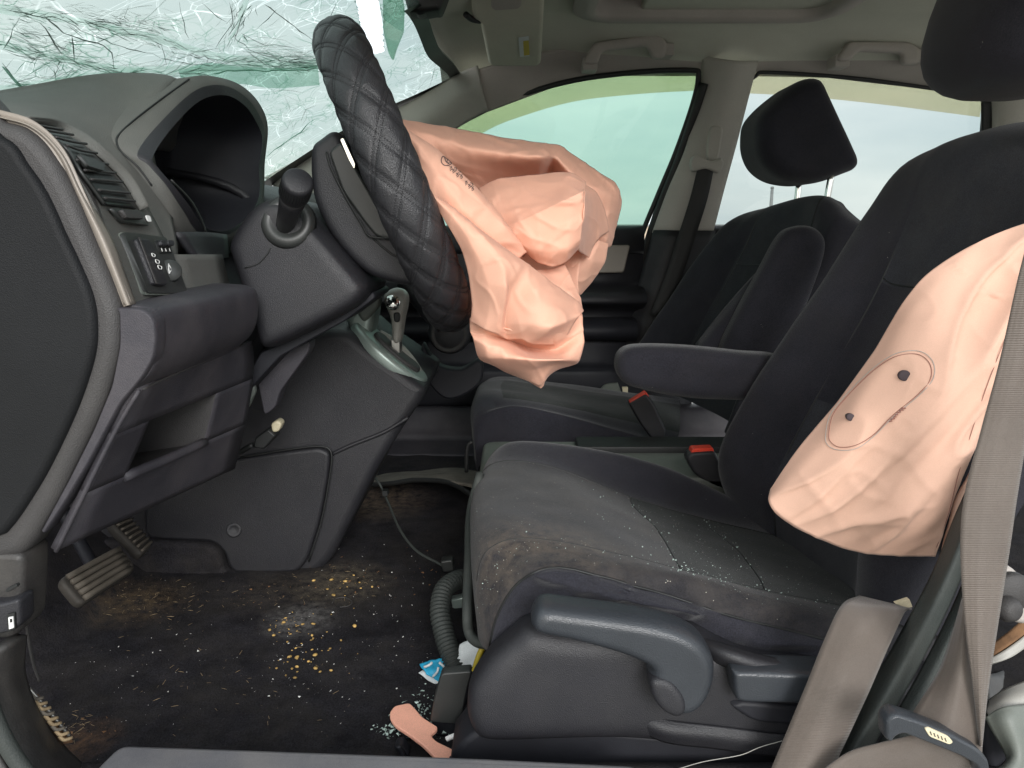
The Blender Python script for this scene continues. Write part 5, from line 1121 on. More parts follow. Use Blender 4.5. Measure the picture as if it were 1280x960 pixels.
PB = [
 [(860, 480, 1.87), (900, 380, 1.88), (950, 300, 1.88), (990, 268, 1.87), (1030, 262, 1.86)],
 [(778, 460, 1.85), (832, 382, 1.85), (890, 300, 1.85), (926, 270, 1.85), (985, 256, 1.85)],
 [(800, 478, 1.80), (850, 392, 1.79), (905, 308, 1.79), (938, 268, 1.79), (1000, 252, 1.80)],
 [(835, 490, 1.74), (885, 400, 1.74), (930, 315, 1.74), (958, 262, 1.74), (1010, 250, 1.76)],
 [(880, 510, 1.64), (930, 410, 1.64), (972, 315, 1.64), (996, 252, 1.65), (1030, 247, 1.68)],
 [(915, 530, 1.54), (958, 425, 1.54), (1000, 325, 1.54), (1022, 250, 1.55), (1050, 252, 1.6)],
 [(905, 540, 1.49), (945, 440, 1.485), (1005, 330, 1.485), (1040, 262, 1.50), (1060, 262, 1.55)],
 [(930, 550, 1.46), (985, 445, 1.455), (1030, 335, 1.455), (1056, 275, 1.47), (1075, 275, 1.55)],
 [(1000, 560, 1.46), (1060, 450, 1.455), (1100, 335, 1.455), (1090, 290, 1.47), (1090, 285, 1.55)]]
pbk = surf('backrest', PB, [M['fabric'], M['fabric2']], ps, nu=8, nv=8, slot=lambda j, i: 1 if .36 < i < .66 else 0, fn=lambda v, j, i: v + Vector((-1, 0, .3)) * noise.noise(v * 9) * .004)
GP = grid_pts(PB, 8, 8)
seam(GP, 'piping', .02, .37, .98, .37, .0012, 'seal', pbk); seam(GP, 'piping', .45, .37, .45, .62, .001, 'seal', pbk); seam(GP, 'piping', .02, .64, .98, .64, .0012, 'seal', pbk)
arm = soft(slab('armrest', [(905, 440), (925, 395), (955, 340), (980, 295), (1000, 283), (1022, 284), (1036, 300), (1032, 330), (1010, 390), (990, 440), (985, 470), (920, 460)], 1.39, 1.452, M['fabric'], ps, r=.022, seg=5), 0.004)
tube('armrest_piping', [(906, 442, 1.40), (930, 410, 1.397), (952, 385, 1.394)], .002, M['grey'], arm, seg=6)
surf('fabric_fold', [[(872, 432, 1.47), (905, 390, 1.47), (945, 345, 1.47), (975, 318, 1.47)], [(878, 440, 1.44), (912, 400, 1.44), (950, 360, 1.44), (980, 335, 1.44)], [(900, 442, 1.44), (925, 412, 1.44), (958, 372, 1.44), (985, 345, 1.45)]], M['fabric'], ps, nu=6, nv=6, thick=.006)
hx = [(x_ + 1, y_) for x_, y_ in [(938, 172), (941, 150), (955, 132), (975, 115), (992, 104), (1008, 101), (1018, 106), (1026, 122), (1040, 152), (1054, 182), (1062, 202), (1058, 213), (1044, 219), (1020, 228), (998, 231), (970, 226), (950, 212), (940, 192)]]
hp = soft(slab('headrest', hx, 1.565, 1.745, M['fabric'], ps, r=.045, seg=7, n=4, Yr=1.63), 0.005, 4)
for a, b, yy in (((999, 226), (995, 262), 1.70), ((1040, 214), (1032, 258), 1.59)): tube('headrest_post', [P(*a, yy), P(*b, yy)], .0065, M['chrome'], hp, n=4, seg=12)

# tray between the seats
tr = thing('console_tray', 'grey-green folding console tray between the front seats', 'console tray', (.15, 1.3, .45))
zt_ = P(700, 553, 1.40).z
def trp(pts, z): return [Vector((p.x, p.y)) for p in [PZ(x, y, z) for x, y in pts]]
L = round_poly([Vector(q) for q in ((-.055, 1.19), (.62, 1.19), (.62, 1.41), (-.055, 1.41))], .03, 5)
slab3('tray_body', L, Vector((0, 0, zt_)), X_, Y_, -Z_, .035, M['tray'], tr, r=.006)
slab3('tray_insert', round_poly([Vector(q) for q in ((.12, 1.33), (.58, 1.33), (.58, 1.40), (.12, 1.40))], .01, 4), Vector((0, 0, zt_ + .012)), X_, Y_, -Z_, .02, M['seal'], tr, r=.003)
lathe('cup_holder', Vector((.02, 1.29, zt_ - .0005)), Z_, [(0, .036), (.0025, .038), (.003, .034), (.001, .033), (.0008, .001)], M['seal'], tr)
for x in (.0, .5): slab3('tray_leg', round_poly([Vector(q) for q in ((x - .03, .46), (x + .03, .46), (x + .03, zt_ - .03), (x - .03, zt_ - .03))], .01), Vector((0, 1.26, 0)), X_, Z_, Y_, .08, M['plastic_d'], tr, r=.008)
tube('latch_rod', [(583, 590, 1.42), (584, 560, 1.42), (590, 552, 1.42)], .004, M['seal'], tr)
# buckles
def buckle(px, red, Y, lab, t_=.03):
    t = thing('seat_belt_buckle', lab, 'buckle', P(px[0][0], px[0][1], Y), 'seat belt buckles beside the front seats')
    b = slab('housing', px, Y, Y + t_, M['plastic'], t, r=.006, sm=False, rp=.006)
    slab('release_button', red, Y + .004, Y + t_ - .004, M['red'], b, r=.003, sm=False, rp=.003)
buckle([(858, 574), (864, 566), (894, 564), (906, 590), (918, 612), (914, 618), (884, 606), (866, 590)], [(862, 572), (866, 561), (892, 560), (894, 572)], 1.19, 'black buckle with red button beside the driver backrest')
buckle([(786, 505), (808, 492), (818, 505), (834, 540), (830, 552), (815, 550), (800, 530)], [(787, 503), (808, 490), (812, 497), (790, 511)], 1.425, 'black buckle with red button beside the passenger cushion')
t = thing('cloth_scrap', 'pale scrap of cloth behind the passenger cushion', 'scrap', P(765, 490, 1.88))
surf('cloth', [[(745, 497, 1.87), (755, 482, 1.88), (772, 479, 1.88)], [(752, 500, 1.86), (762, 492, 1.86), (776, 490, 1.86)], [(762, 503, 1.86), (772, 502, 1.86), (779, 500, 1.86)]], M['tray'], t, nu=5, nv=5, thick=.004)
slab('yellow_clip', [(778, 484), (785, 484), (785, 497), (779, 497)], 1.85, 1.86, M['cream'], t, r=.002, sm=False, rp=.002)

# ================================================================== side airbag
sb = thing('side_airbag', 'peach side airbag hanging flat from the driver backrest bolster', 'airbag', P(1080, 690, .68))
SB = [
 [(964, 612, .70), (1000, 560, .70), (1050, 500, .70), (1096, 436, .70), (1132, 376, .70), (1166, 338, .705), (1225, 302, .71), (1282, 280, .72), (1330, 270, .72)],
 [(962, 628, .69), (1015, 578, .675), (1064, 520, .67), (1112, 456, .67), (1150, 400, .675), (1185, 362, .685), (1235, 325, .70), (1284, 300, .71), (1330, 290, .71)],
 [(975, 645, .685), (1042, 600, .66), (1092, 550, .652), (1140, 490, .652), (1178, 440, .66), (1210, 400, .675), (1246, 365, .685), (1284, 335, .69), (1330, 320, .70)],
 [(1015, 668, .68), (1078, 628, .652), (1128, 580, .645), (1172, 525, .645), (1208, 475, .65), (1232, 440, .655), (1258, 410, .66), (1284, 385, .665), (1330, 360, .67)],
 [(1080, 690, .675), (1122, 650, .65), (1162, 610, .642), (1200, 560, .642), (1228, 515, .645), (1248, 480, .648), (1266, 450, .65), (1286, 420, .655), (1320, 400, .66)],
 [(1168, 694, .67), (1182, 650, .65), (1200, 600, .645), (1222, 545, .645), (1240, 500, .648), (1256, 460, .65), (1270, 425, .652), (1284, 380, .655), (1310, 340, .66)]]
def sb_w(v, j, i):
    a, c = v.x * .62 + v.z * .78, v.x * .78 - v.z * .62
    e = min(1, min(i, 1 - i) * 6) * min(1, min(j + .03, 1 - j) * 9)
    w1 = noise.noise(Vector((c * 30, a * 5, 0))); w2 = noise.noise(Vector((c * 70, a * 16, 4)))
    r1 = (1 - abs(noise.noise(Vector((c * 34, a * 9, 9))))) ** 5; r2 = (1 - abs(noise.noise(Vector((a * 30 + 5, c * 16, 3))))) ** 8
    return v + Vector((0, -1, 0)) * (w1 * .007 + w2 * .0025 + r1 * .007 + r2 * .005 * (.4 + .6 * (a > 1.0))) * (.15 + .85 * e)
so = surf('cloth', SB, M['sidebag'], sb, nu=18, nv=20, fn=sb_w)
m = so.modifiers.new('s', 'SOLIDIFY'); m.thickness = .003; m.offset = 0
SBB = bvh(so); GS = grid_pts(SB, 12, 12); GS = [[sb_w(p, j / (len(GS) - 1), i / (len(GS[0]) - 1)) for i, p in enumerate(c)] for j, c in enumerate(GS)]
ov = [(1034, 545), (1040, 520), (1060, 495), (1090, 465), (1120, 444), (1148, 440), (1165, 452), (1166, 472), (1150, 492), (1118, 520), (1092, 545), (1070, 560), (1048, 563), (1036, 556)]
for s in (1, .94):
    c = (1100, 503); L = [hit(SBB, c[0] + (x - c[0]) * s, c[1] + (y - c[1]) * s, .0021) for x, y in ov]
    tube('seam_stitch', L, .00032, M['redthread' if s < 1 else 'handle'], so, n=6, seg=5, cyc=True)
for x, y, r_ in ((1131, 470, .0048), (1064, 522, .0034)):
    c = hit(SBB, x, y, .0016); lathe('vent_hole', c, Vector((-.25, -1, .15)), [(-.006, r_), (.0022, r_), (.0026, r_ * .9), (.002, .0001)], M['ink'], so, 20)
tube('edge_stitch', [hit(SBB, x, y, .0021) for x, y in ((1258, 415), (1245, 450), (1230, 490), (1212, 540), (1196, 590), (1184, 640), (1174, 690))], .0003, M['redthread'], so, n=6, seg=5)
for k in range(7): tube('seam_tack', [hit(SBB, 1112 + k * 2.4, 527 - k * 2.6, .003), hit(SBB, 1116 + k * 2.4, 526 - k * 2.6, .003)], .0006, M['redthread'], so, n=1, seg=5)
surf('folded_strip', [[(1172, 694, .668), (1186, 650, .66), (1206, 600, .655), (1228, 540, .655), (1250, 470, .658)], [(1205, 690, .69), (1215, 640, .685), (1232, 590, .68), (1250, 530, .68), (1270, 460, .68)]], M['sidebag'], sb, nu=6, nv=6, thick=.003, nz_=(.003, 20))

# ================================================================== driver's seat belt and door seal
def web(name, Ls, Rs, parent, m='belt', bow=.004):
    mid = [((a[0] + b[0]) / 2, (a[1] + b[1]) / 2, (a[2] + b[2]) / 2 - bow) for a, b in zip(Ls, Rs)]
    return surf(name, [Ls, mid, Rs], M[m], parent, nu=10, nv=5, thick=.0016)
db = thing('driver_seat_belt', 'taupe seat belt webbing hanging beside the driver seat with a black tongue', 'seat belt', P(1150, 940, .55))
web('shoulder_webbing', [(1290, 280, .56), (1272, 350, .555), (1250, 450, .55), (1226, 540, .545), (1206, 620, .54), (1201, 690, .535), (1206, 780, .53), (1216, 860, .53), (1224, 932, .535)],
    [(1330, 280, .56), (1316, 350, .555), (1300, 450, .55), (1285, 540, .545), (1272, 620, .54), (1262, 690, .535), (1248, 780, .53), (1236, 860, .53), (1228, 934, .535)], db)
web('twist_webbing', [(1204, 740, .56), (1190, 790, .56), (1172, 840, .558), (1140, 892, .555), (1132, 915, .555)], [(1212, 745, .545), (1214, 800, .54), (1221, 860, .538), (1228, 934, .536), (1224, 948, .54)], db, bow=.01)
web('lap_webbing', [(1074, 744, .66), (1052, 756, .63), (1030, 800, .61), (1005, 862, .60), (962, 965, .595), (935, 1030, .59)], [(1140, 760, .66), (1132, 764, .63), (1112, 806, .60), (1085, 868, .59), (1040, 965, .585), (1012, 1030, .58)], db, bow=.008)
web('loose_webbing', [(1020, 968, .57), (1060, 940, .565), (1100, 928, .56), (1140, 918, .555), (1160, 905, .55)], [(1060, 1040, .57), (1110, 1010, .565), (1160, 985, .555), (1200, 975, .55), (1222, 958, .54)], db, bow=.006)
tg = [(1108, 905), (1113, 897), (1122, 893), (1150, 902), (1190, 918), (1222, 936), (1238, 952), (1240, 975), (1226, 975), (1222, 958), (1200, 946), (1160, 930), (1130, 918), (1120, 922), (1116, 930), (1108, 926)]
tn = slab('tongue', tg, .525, .542, M['lever'], db, r=.006, sm=False, rp=.004)
slab('tongue_label', [(1156, 911), (1161, 910), (1186, 921), (1192, 928), (1187, 931), (1162, 921)], .5235, .53, M['cream'], tn, r=.002, sm=False, rp=.002)
for k in range(5): tube('embossing', [(1163 + k * 4.6, 914.5 + k * 2, .523), (1164.5 + k * 4.6, 919 + k * 2, .523)], .00035, M['grey'], tn, n=2, seg=5)
ru = thing('rubber_strip', 'thick dark green rubber strip running down behind the belt', 'rubber strip', P(1060, 930, .62))
surf('pad', [[(1232, 560, .64), (1195, 640, .635), (1165, 715, .63), (1120, 800, .625), (1072, 885, .62), (1030, 960, .615)], [(1240, 575, .61), (1212, 650, .605), (1182, 725, .60), (1138, 815, .595), (1090, 900, .59), (1050, 968, .59)], [(1248, 590, .62), (1222, 665, .615), (1196, 738, .61), (1152, 828, .605), (1104, 912, .60), (1066, 975, .60)]], M['rubber'], ru, nu=8, nv=6, thick=.006)
surf('lip', [[(1248, 592, .625), (1222, 668, .62), (1197, 742, .615), (1153, 832, .61), (1105, 916, .605), (1068, 980, .605)], [(1262, 600, .61), (1236, 680, .605), (1210, 756, .60), (1168, 846, .597), (1122, 930, .594), (1088, 985, .594)], [(1270, 610, .63), (1250, 690, .63), (1222, 770, .625), (1180, 858, .62), (1136, 940, .62), (1100, 990, .62)]], M['rubber'], ru, nu=8, nv=6, thick=.006)
t = thing('cream_shard', 'small cream plastic shard wedged behind the lap belt', 'shard', P(1130, 757, .655))
slab('chip', [(1119, 755), (1137, 749), (1141, 759), (1132, 760)], .655, .66, M['cream'], t, r=.001, sm=False, rp=.001)
# what lies behind the seat: belt reel housing, rear floor, panel with a lamp
rb_ = thing('belt_reel', 'grey belt reel and bolt at the foot of the near pillar', 'belt reel', P(1262, 760, .75))
slab('bracket', [(1246, 720), (1262, 710), (1278, 722), (1290, 745), (1288, 780), (1262, 776), (1250, 760)], .72, .74, M['handle'], rb_, r=.006)
lathe('reel', P(1262, 738, .715), Vector((0, -1, .1)), [(0, .020), (.006, .020), (.009, .017), (.0095, .001)], M['grey'], rb_)
lathe('bolt', P(1262, 762, .70), Vector((.2, -1, .1)), [(-.02, .013), (.0, .013), (.006, .010), (.008, .006), (.008, .001)], M['grey'], rb_)
t = thing('torn_body_panel', 'torn white and brown edge of body panel below the belt reel', 'body panel', P(1260, 830, .72))
surf('panel', [[(1225, 815, .74), (1250, 800, .74), (1280, 772, .75), (1310, 740, .76)], [(1232, 828, .73), (1256, 812, .73), (1284, 790, .74), (1310, 765, .75)]], M['rust'], t, nu=5, nv=4, thick=.004)
surf('white_edge', [[(1232, 828, .73), (1256, 812, .73), (1284, 790, .74), (1310, 765, .75)], [(1238, 832, .725), (1262, 822, .725), (1288, 802, .735), (1310, 780, .745)]], M['knob'], t, nu=5, nv=4, thick=.004)
t = thing('dusty_plate', 'dusty grey plate lying low behind the shoulder belt', 'plate', P(1255, 880, .8))
surf('plate', [[(1225, 850, .85), (1260, 835, .9), (1330, 815, 1.0)], [(1225, 900, .78), (1260, 890, .82), (1330, 880, .9)], [(1225, 960, .70), (1260, 960, .72), (1330, 960, .78)]], M['body'], t, nu=5, nv=5, thick=.01, nz_=(.01, 12))
t = thing('broken_lamp', 'broken pale green lamp glass by the sill behind the tongue', 'lamp', P(1270, 930, .62))
ls = surf('shell', [[(1238, 880, .66), (1260, 865, .66), (1290, 852, .67), (1320, 845, .68)], [(1236, 895, .64), (1258, 882, .64), (1290, 870, .65), (1320, 862, .66)], [(1240, 910, .64), (1262, 896, .64), (1290, 884, .65), (1320, 880, .66)]], M['knob'], t, nu=6, nv=6, thick=.004)
surf('green_glass', [[(1232, 896, .635), (1258, 884, .63), (1290, 880, .64)], [(1240, 910, .63), (1262, 902, .62), (1290, 905, .63)], [(1262, 950, .62), (1272, 940, .61), (1290, 940, .62)], [(1244, 968, .61), (1262, 965, .60), (1290, 960, .61)]], M['tray'], t, nu=6, nv=6, thick=.003)
slab('dark_bowl', [(1236, 905), (1262, 900), (1272, 925), (1262, 950), (1240, 965), (1232, 935)], .64, .66, M['plastic_d'], t, r=.006)

# ================================================================== door opening: kick panel, sill
kpn = thing('kick_panel_trim', 'grey plastic kick panel with the fuel flap lever beside the pedals', 'trim', P(10, 760, .6))
slab('panel', [(-60, 690), (29, 692), (28, 740), (25, 788), (14, 800), (-60, 800)], .600, .64, M['body'], kpn, r=.006, sm=False, rp=.01)
fl = slab('fuel_lever', [(-60, 755), (2, 755), (24, 748), (25, 782), (16, 790), (-60, 806)], .588, .61, M['plastic'], kpn, r=.005, sm=False, rp=.006)
slab('lever_slot', [(6, 737), (20, 730), (22, 733), (8, 741)], .597, .605, M['seal'], kpn, r=.001, sm=False, rp=.002)
slab('fuel_symbol_plate', [(8, 768), (18, 766), (19, 786), (10, 790)], .5855, .59, M['seal'], fl, r=.001, sm=False, rp=.001)
slab('fuel_symbol', [(10, 772), (16, 771), (17, 785), (11, 787)], .5845, .588, M['white'], fl, r=.0006, sm=False, rp=.0006)
slab('fuel_symbol_window', [(12, 774), (15, 773.5), (15.3, 778), (12.3, 778.5)], .5842, .586, M['seal'], fl, r=.0003, sm=False, rp=.0003)
sl_ = thing('door_aperture_trim', 'dirty curved grey trim at the foot of the door opening', 'trim', P(60, 920, .55))
surf('curved_trim', [[(22, 792, .61), (20, 838, .615), (32, 880, .62), (54, 918, .63), (90, 958, .64), (150, 1005, .64)],
    [(8, 798, .590), (2, 846, .590), (14, 896, .590), (40, 940, .595), (78, 982, .60), (140, 1028, .60)],
    [(-12, 812, .578), (-20, 862, .575), (-6, 918, .575), (24, 968, .575), (64, 1012, .575), (140, 1056, .575)],
    [(-50, 840, .57), (-40, 890, .56), (-14, 950, .555), (16, 1000, .55), (56, 1044, .55), (116, 1090, .55)]], M['body'], sl_, nu=8, nv=6, thick=.008)
tube('weather_seal', [(-30, 800, .568), (-22, 850, .565), (-4, 905, .562), (24, 955, .562), (64, 1002, .562)], .007, M['rubber'], sl_, seg=10)
tube('inner_lip', [(22, 795, .605), (20, 838, .612), (32, 880, .617), (54, 918, .627), (86, 952, .635)], .003, M['plastic'], sl_)
ss = thing('tread_strip', 'rusty brown ribbed tread strip in the corner of the sill', 'tread strip', P(70, 910, .64))
surf('strip', [[(35, 862, .632), (50, 885, .635), (66, 908, .638), (80, 930, .64)], [(48, 868, .638), (60, 887, .64), (78, 908, .642), (92, 928, .644)]], M['rust'], ss, nu=5, nv=3, thick=.003)
for k in range(9):
    f = k / 8; a, b = (38 + 36 * f, 868 + 52 * f), (54 + 36 * f, 872 + 50 * f)
    tube('rib', [P(*a, .630), P((a[0] + b[0]) / 2 - 2, (a[1] + b[1]) / 2 + 4, .630), P(*b, .636)], .0018, M['straw'] if k % 3 else M['pedal_rib'], ss, n=3, seg=5)
tube('strip_edge', [(34, 858, .634), (52, 878, .636), (72, 902, .638), (88, 922, .64)], .0016, M['steel'], ss)
sp2 = thing('sill_plate', 'scuffed silver-grey sill plate along the bottom of the door opening', 'sill plate', (-.05, .6, .5))
z0 = P(300, 934, .62).z
L = [Vector((PZ(x, y, z0).x, PZ(x, y, z0).y)) for x, y in ((150, 929), (350, 936), (600, 945), (800, 955), (800, 1080), (60, 1060), (118, 960))]
slab3('plate', round_poly(L, .012, 5), Vector((0, 0, z0)), X_, Y_, -Z_, .03, M['sill'], sp2, r=.006)
slab3('inner_step', [Vector(q) for q in ((-.55, z0 - .034), (1.2, z0 - .034), (1.2, .43), (-.55, .43))], Vector((0, .575, 0)), X_, Z_, Y_, .03, M['plastic_d'], sp2, r=.004)

# ================================================================== pedals
def pedal(nm, lab, q, nrib, arm_pts, group=None):
    t = thing(nm, lab, 'pedal', V(q[0]))
    a, b, c, d = [V(p) for p in q]       # top-left, top-right, bottom-right, bottom-left
    nn = (b - a).cross(d - a).normalized()
    if nn.y > 0: nn = -nn
    ce = (a + b + c + d) / 4; U = (b - a).normalized(); Wd = (d - a); Wd = (Wd - U * Wd.dot(U)).normalized(); nn = U.cross(Wd)
    if nn.dot(Vector((0, 0, CAMZ)) - ce) < 0: nn = -nn
    L = [Vector(((p - ce).dot(U), (p - ce).dot(Wd))) for p in (a, b, c, d)]
    pad = slab3('pad', round_poly(L, .012, 4), ce, U, Wd, -nn, .016, M['pedal'], t, r=.005)
    for k in range(nrib):
        f = (k + .6) / (nrib + .2); p0, p1 = a.lerp(d, f), b.lerp(c, f); e = (p1 - p0)
        tube('rib', [p0 + e * .08 + nn * .002, p0 + e * .5 + nn * .003, p0 + e * .92 + nn * .002], .0042 if nrib < 6 else .0022, M['pedal_rib'], pad, n=3, seg=6)
    tube('arm', arm_pts, .009, M['plastic_d'], t)
pedal('brake_pedal', 'worn ribbed brake pedal above the carpet', [(74, 722, .90), (152, 680, 1.00), (170, 712, .99), (102, 756, .89)], 5, [(120, 715, .96), (90, 660, 1.0), (60, 600, 1.02)])
pedal('accelerator_pedal', 'small ribbed accelerator pedal beside the brake', [(136, 650, 1.05), (160, 642, 1.09), (192, 680, 1.07), (178, 694, 1.03)], 8, [(160, 660, 1.08), (140, 620, 1.1), (120, 590, 1.1)])

# ================================================================== things on the floor
def fz(px, py, dz=0): return PZ(px, py, .45 + dz)
t = thing('corrugated_hose', 'black corrugated hose looping out from under the driver seat', 'hose', fz(570, 830))
tube('hose', spline([P(598, 726, 1.02), P(575, 724, .985), P(556, 736, .95), P(550, 762, .92), P(556, 795, .89), P(566, 825, .865), P(574, 850, .85)], 26), .0125, M['rubber'], t, raw_path=True, seg=14, rib=(2, .09))
t = thing('floor_cable', 'thin black cable trailing across the carpet under the dashboard', 'cable', fz(540, 700))
tube('cable', [(462, 588, 1.3), (475, 606, 1.32), (486, 630, 1.28), (500, 662, 1.2), (520, 688, 1.15), (548, 704, 1.12), (562, 712, 1.10)], .0022, M['rubber'], t, seg=7)
slab('cable_tie', [(477, 614), (484, 614), (485, 620), (478, 621)], 1.285, 1.30, M['seal'], t, r=.002, sm=False, rp=.002)
slab('connector', [(550, 702), (566, 700), (568, 714), (554, 716)], 1.08, 1.10, M['panel'], t, r=.003, sm=False, rp=.004)
t = thing('lifted_mat', 'dusty grey floor mat edge curling up behind the centre stack', 'floor mat', fz(520, 640))
surf('mat', [[(452, 606, 1.5), (490, 602, 1.48), (520, 598, 1.46), (560, 600, 1.42), (600, 612, 1.36), (620, 650, 1.30)], [(456, 596, 1.6), (490, 594, 1.6), (520, 590, 1.6), (560, 590, 1.58), (600, 595, 1.5), (630, 615, 1.4)], [(456, 590, 1.75), (490, 588, 1.75), (520, 585, 1.75), (560, 585, 1.72), (600, 588, 1.6), (630, 600, 1.5)]], M['mat_grey'], t, nu=6, nv=6, thick=.006, nz_=(.006, 10))
tube('mat_edge', [(452, 607, 1.5), (490, 604, 1.48), (520, 600, 1.46), (560, 603, 1.42), (592, 620, 1.36)], .005, M['seal'], t)
t = thing('snack_wrapper', 'crumpled blue and white wrapper beside the hose', 'wrapper', fz(545, 840))
surf('wrapper', [[(525, 832, .86), (545, 824, .865), (566, 828, .87)], [(528, 838, .85), (548, 836, .853), (570, 840, .858)], [(532, 844, .845), (550, 852, .845), (568, 846, .85)]], M['cyan'], t, nu=6, nv=6, thick=.002, nz_=(.004, 40))
surf('white_side', [[(524, 842, .852), (534, 838, .855), (548, 842, .855)], [(536, 852, .845), (546, 856, .842), (556, 856, .842)]], M['paper'], t, nu=5, nv=4, thick=.002, nz_=(.003, 40))
for a, b in (((530, 834), (540, 828)), ((541, 846), (548, 834)), ((553, 846), (560, 834)), ((549, 828), (556, 838))): tube('white_print', [P(*a, .845), P((a[0] + b[0]) / 2 + 2, (a[1] + b[1]) / 2, .845), P(*b, .848)], .0016, M['paper'], t, n=3, seg=5)
t = thing('paper_scrap', 'torn white paper scrap under the seat front', 'paper scrap', fz(590, 820))
surf('scrap', [[(576, 806, .87), (590, 800, .87), (604, 812, .86)], [(572, 826, .86), (590, 822, .855), (606, 830, .85)], [(580, 838, .85), (592, 836, .85), (602, 838, .845)]], M['paper'], t, nu=5, nv=5, thick=.002, nz_=(.006, 40))
t = thing('yellow_wire', 'yellow wire sleeve running down at the seat corner', 'wire', P(595, 830, .76))
tube('sleeve', [(604, 808, .80), (598, 822, .795), (592, 842, .79)], .0035, M['yellow'], t)
t = thing('trim_clip', 'pale green plastic clip under the driver seat', 'clip', fz(575, 758))
slab('clip', [(563, 750), (582, 746), (584, 760), (566, 762)], .96, .975, M['shift'], t, r=.004, sm=False, rp=.004)
t = thing('plastic_cover_piece', 'flat charcoal plastic cover leaning on the seat side trim', 'plastic cover', fz(565, 900))
slab('cover', [(552, 842), (590, 839), (582, 870), (576, 906), (537, 903), (544, 868)], .735, .75, M['panel'], t, r=.003, sm=False, rp=.004)
surf('cover_side', [[(590, 839, .737), (582, 870, .737), (576, 907, .737)], [(594, 842, .76), (588, 872, .76), (582, 908, .76)]], M['plastic_d'], t, nu=4, nv=3, thick=.002)
t = thing('peach_plastic_handle', 'broken peach plastic handle with a hole, lying by the sill', 'plastic handle', fz(530, 920))
zp = .475
pk_ = [(487, 890), (493, 882), (512, 878), (518, 884), (528, 896), (547, 908), (546, 912), (538, 918), (545, 926), (566, 936), (578, 944), (580, 952), (573, 958), (552, 956), (540, 942), (528, 930), (512, 918), (494, 906), (488, 898)]
L = [Vector((PZ(x, y, zp).x, PZ(x, y, zp).y)) for x, y in pk_]
slab3('handle', round_poly(L, .004, 3), Vector((0, 0, zp)), X_, Y_, -Z_, .005, M['pink'], t, r=.0015)
lathe('hole', PZ(565, 947, zp) + Vector((0, 0, -.001)), Z_, [(0, .0028), (.0014, .0028), (.0016, .002), (.0012, .0001)], M['ink'], t, 14)
t = thing('white_stick', 'short white plastic stick under the seat trim', 'stick', fz(570, 918))
tube('stick', [PZ(558, 924, .475), PZ(572, 918, .48), PZ(588, 912, .485)], .0028, M['white'], t)
t = thing('cream_card', 'cream card corner standing by the seat rail', 'card', fz(597, 950))
slab('card', [(596, 938), (606, 940), (607, 975), (588, 975)], .675, .678, M['cream'], t, r=.0008, sm=False, rp=.001)
for x, y, lb in ((505, 917, 'black plastic clip under the peach handle'), (500, 940, 'black broken bracket between sill and peach handle')):
    t = thing('broken_clip', lb, 'clip', fz(x, y))
    slab('clip_body', [(x - 8, y - 6), (x + 2, y - 9), (x + 12, y + 4), (x + 8, y + 12), (x, y + 6)], .74 if y < 930 else .705, .755 if y < 930 else .72, M['plastic_d'], t, r=.003, sm=False, rp=.003)
    tube('prong', [P(x - 2, y - 8, .735 if y < 930 else .70), P(x + 4, y + 6, .735 if y < 930 else .70)], .003, M['plastic_d'], t)
t = thing('hair_tie', 'bent clear plastic loop on the carpet', 'loop', fz(428, 755))
tube('loop', [fz(415, 754, .003), fz(420, 748, .004), fz(432, 747, .004), fz(440, 752, .004), fz(436, 757, .003), fz(425, 759, .003)], .0007, M['grey'], t)
t = thing('white_thread', 'fine white thread lying across the seat trim', 'thread', P(900, 940, .63))
tube('thread', [(845, 962, .628), (880, 952, .627), (925, 944, .626), (950, 934, .626), (978, 926, .625)], .0004, M['knob'], t, seg=5)
t = thing('door_wire', 'thin dark wire hanging beside the kick panel', 'wire', fz(50, 860))
tube('wire', [(26, 740, .64), (32, 770, .645), (36, 800, .65), (42, 830, .655), (50, 852, .66)], .0014, M['grey'], t)
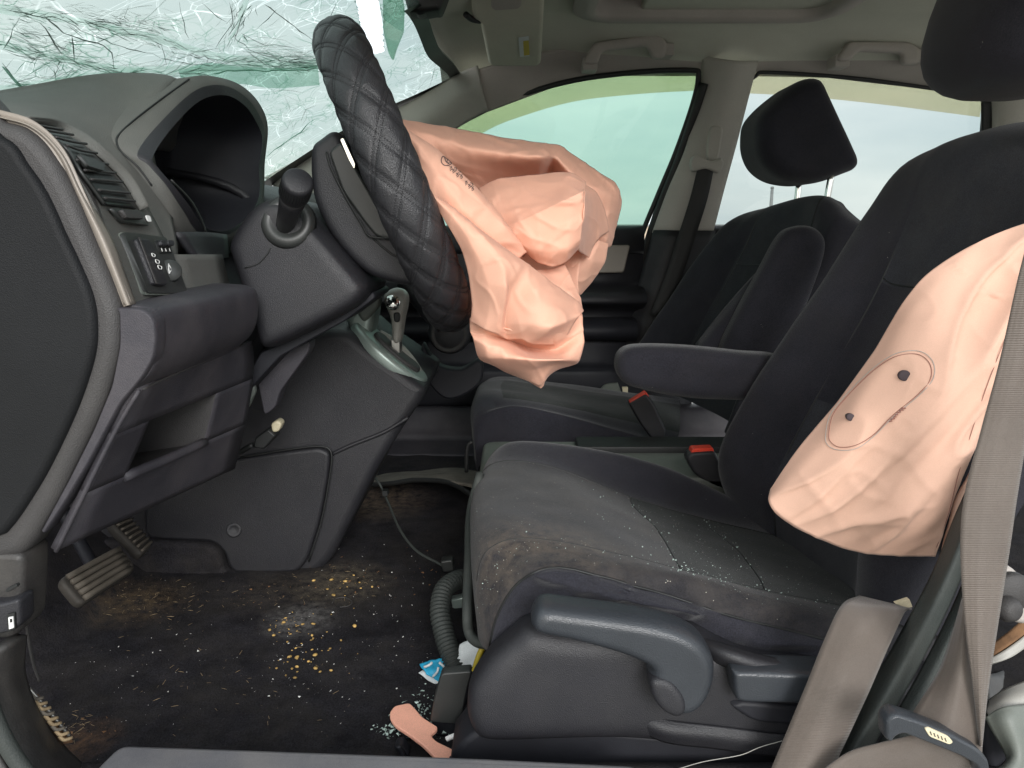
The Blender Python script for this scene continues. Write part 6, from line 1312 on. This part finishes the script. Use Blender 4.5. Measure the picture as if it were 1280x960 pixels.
# scattered: kernels, straw, crumbs
def strew(name, label, cat, n, src, size, m, shape='bit', seed=1, dz=.002):
    rq = random.Random(seed); parts = []
    for _ in range(n):
        cx, cy_, sx, sy = rq.choice(src); x, y = rq.gauss(cx, sx), rq.gauss(cy_, sy)
        if y > 925 or y < 660: continue
        c = fz(x, y, dz); c.z = floor_z(c.x, c.y) + dz; s = size * (.3 + 1.3 * rq.random() ** 2.2)
        if shape == 'bit': parts.append(bit(c, s, rq))
        elif shape == 'straw':
            a = rq.uniform(0, 6.28); d = Vector((math.cos(a), math.sin(a), rq.uniform(-.1, .15))) * s * 4; e = Vector((-math.sin(a), math.cos(a), 0)) * s * .28
            parts.append(([c - d - e, c - d + e, c + d + e, c + d - e, c + Vector((0, 0, s * .4))], [(0, 1, 4), (1, 2, 4), (2, 3, 4), (3, 0, 4)]))
        else:
            vv, ff = [], []; kx, ky, kz, sh_ = rq.uniform(.6, 1.3), rq.uniform(.5, 1.1), rq.uniform(.3, .6), rq.uniform(-.5, .5)
            for i in range(5):
                ph = math.pi * i / 4
                for k in range(6):
                    th = k * math.pi / 3; vv.append(c + Vector((s * kx * math.sin(ph) * math.cos(th) + sh_ * s * math.sin(ph) * math.sin(th), s * ky * math.sin(ph) * math.sin(th), s * kz * math.cos(ph))))
            for i in range(4):
                for k in range(6): ff.append((i * 6 + k, i * 6 + (k + 1) % 6, (i + 1) * 6 + (k + 1) % 6, (i + 1) * 6 + k))
            parts.append((vv, ff))
    o = join_raw(name, parts, M[m], None, smooth=(shape == 'ball')); tag(o, label, cat, kind='stuff'); return o
strew('spilled_kernels', 'yellow grain kernels spilled on the driver carpet', 'kernels', 95, [(372, 785, 22, 14), (370, 825, 18, 14), (352, 780, 10, 6), (395, 800, 25, 25), (435, 730, 18, 8)], .0023, 'kernel', 'ball', 3)
strew('straw_bits', 'dry straw bits scattered over the driver carpet', 'straw', 420, [(180, 760, 34, 18), (200, 745, 40, 12), (150, 740, 18, 10), (330, 745, 60, 8), (430, 728, 30, 14), (230, 820, 70, 40), (95, 905, 12, 10), (350, 860, 90, 40)], .0008, 'straw', 'straw', 4)
strew('carpet_crumbs', 'pale crumbs and grit scattered over the dark carpet', 'crumbs', 300, [(250, 820, 110, 50), (400, 800, 60, 40), (150, 860, 70, 40), (480, 740, 50, 30), (380, 830, 30, 30), (520, 790, 40, 50)], .0012, 'hair', 'bit', 6)
strew('brown_crumbs', 'reddish brown crumbs along the tunnel foot', 'crumbs', 120, [(430, 730, 40, 14), (560, 715, 25, 10), (340, 745, 50, 8), (500, 720, 40, 20), (120, 915, 20, 10)], .0022, 'rust', 'bit', 8)
strew('broken_glass', 'green broken glass heaped beside the peach handle', 'broken glass', 260, [(500, 915, 14, 10), (520, 900, 10, 16), (545, 915, 20, 8), (485, 912, 8, 5), (530, 885, 6, 14)], .0030, 'crumb', 'bit', 9, .004)
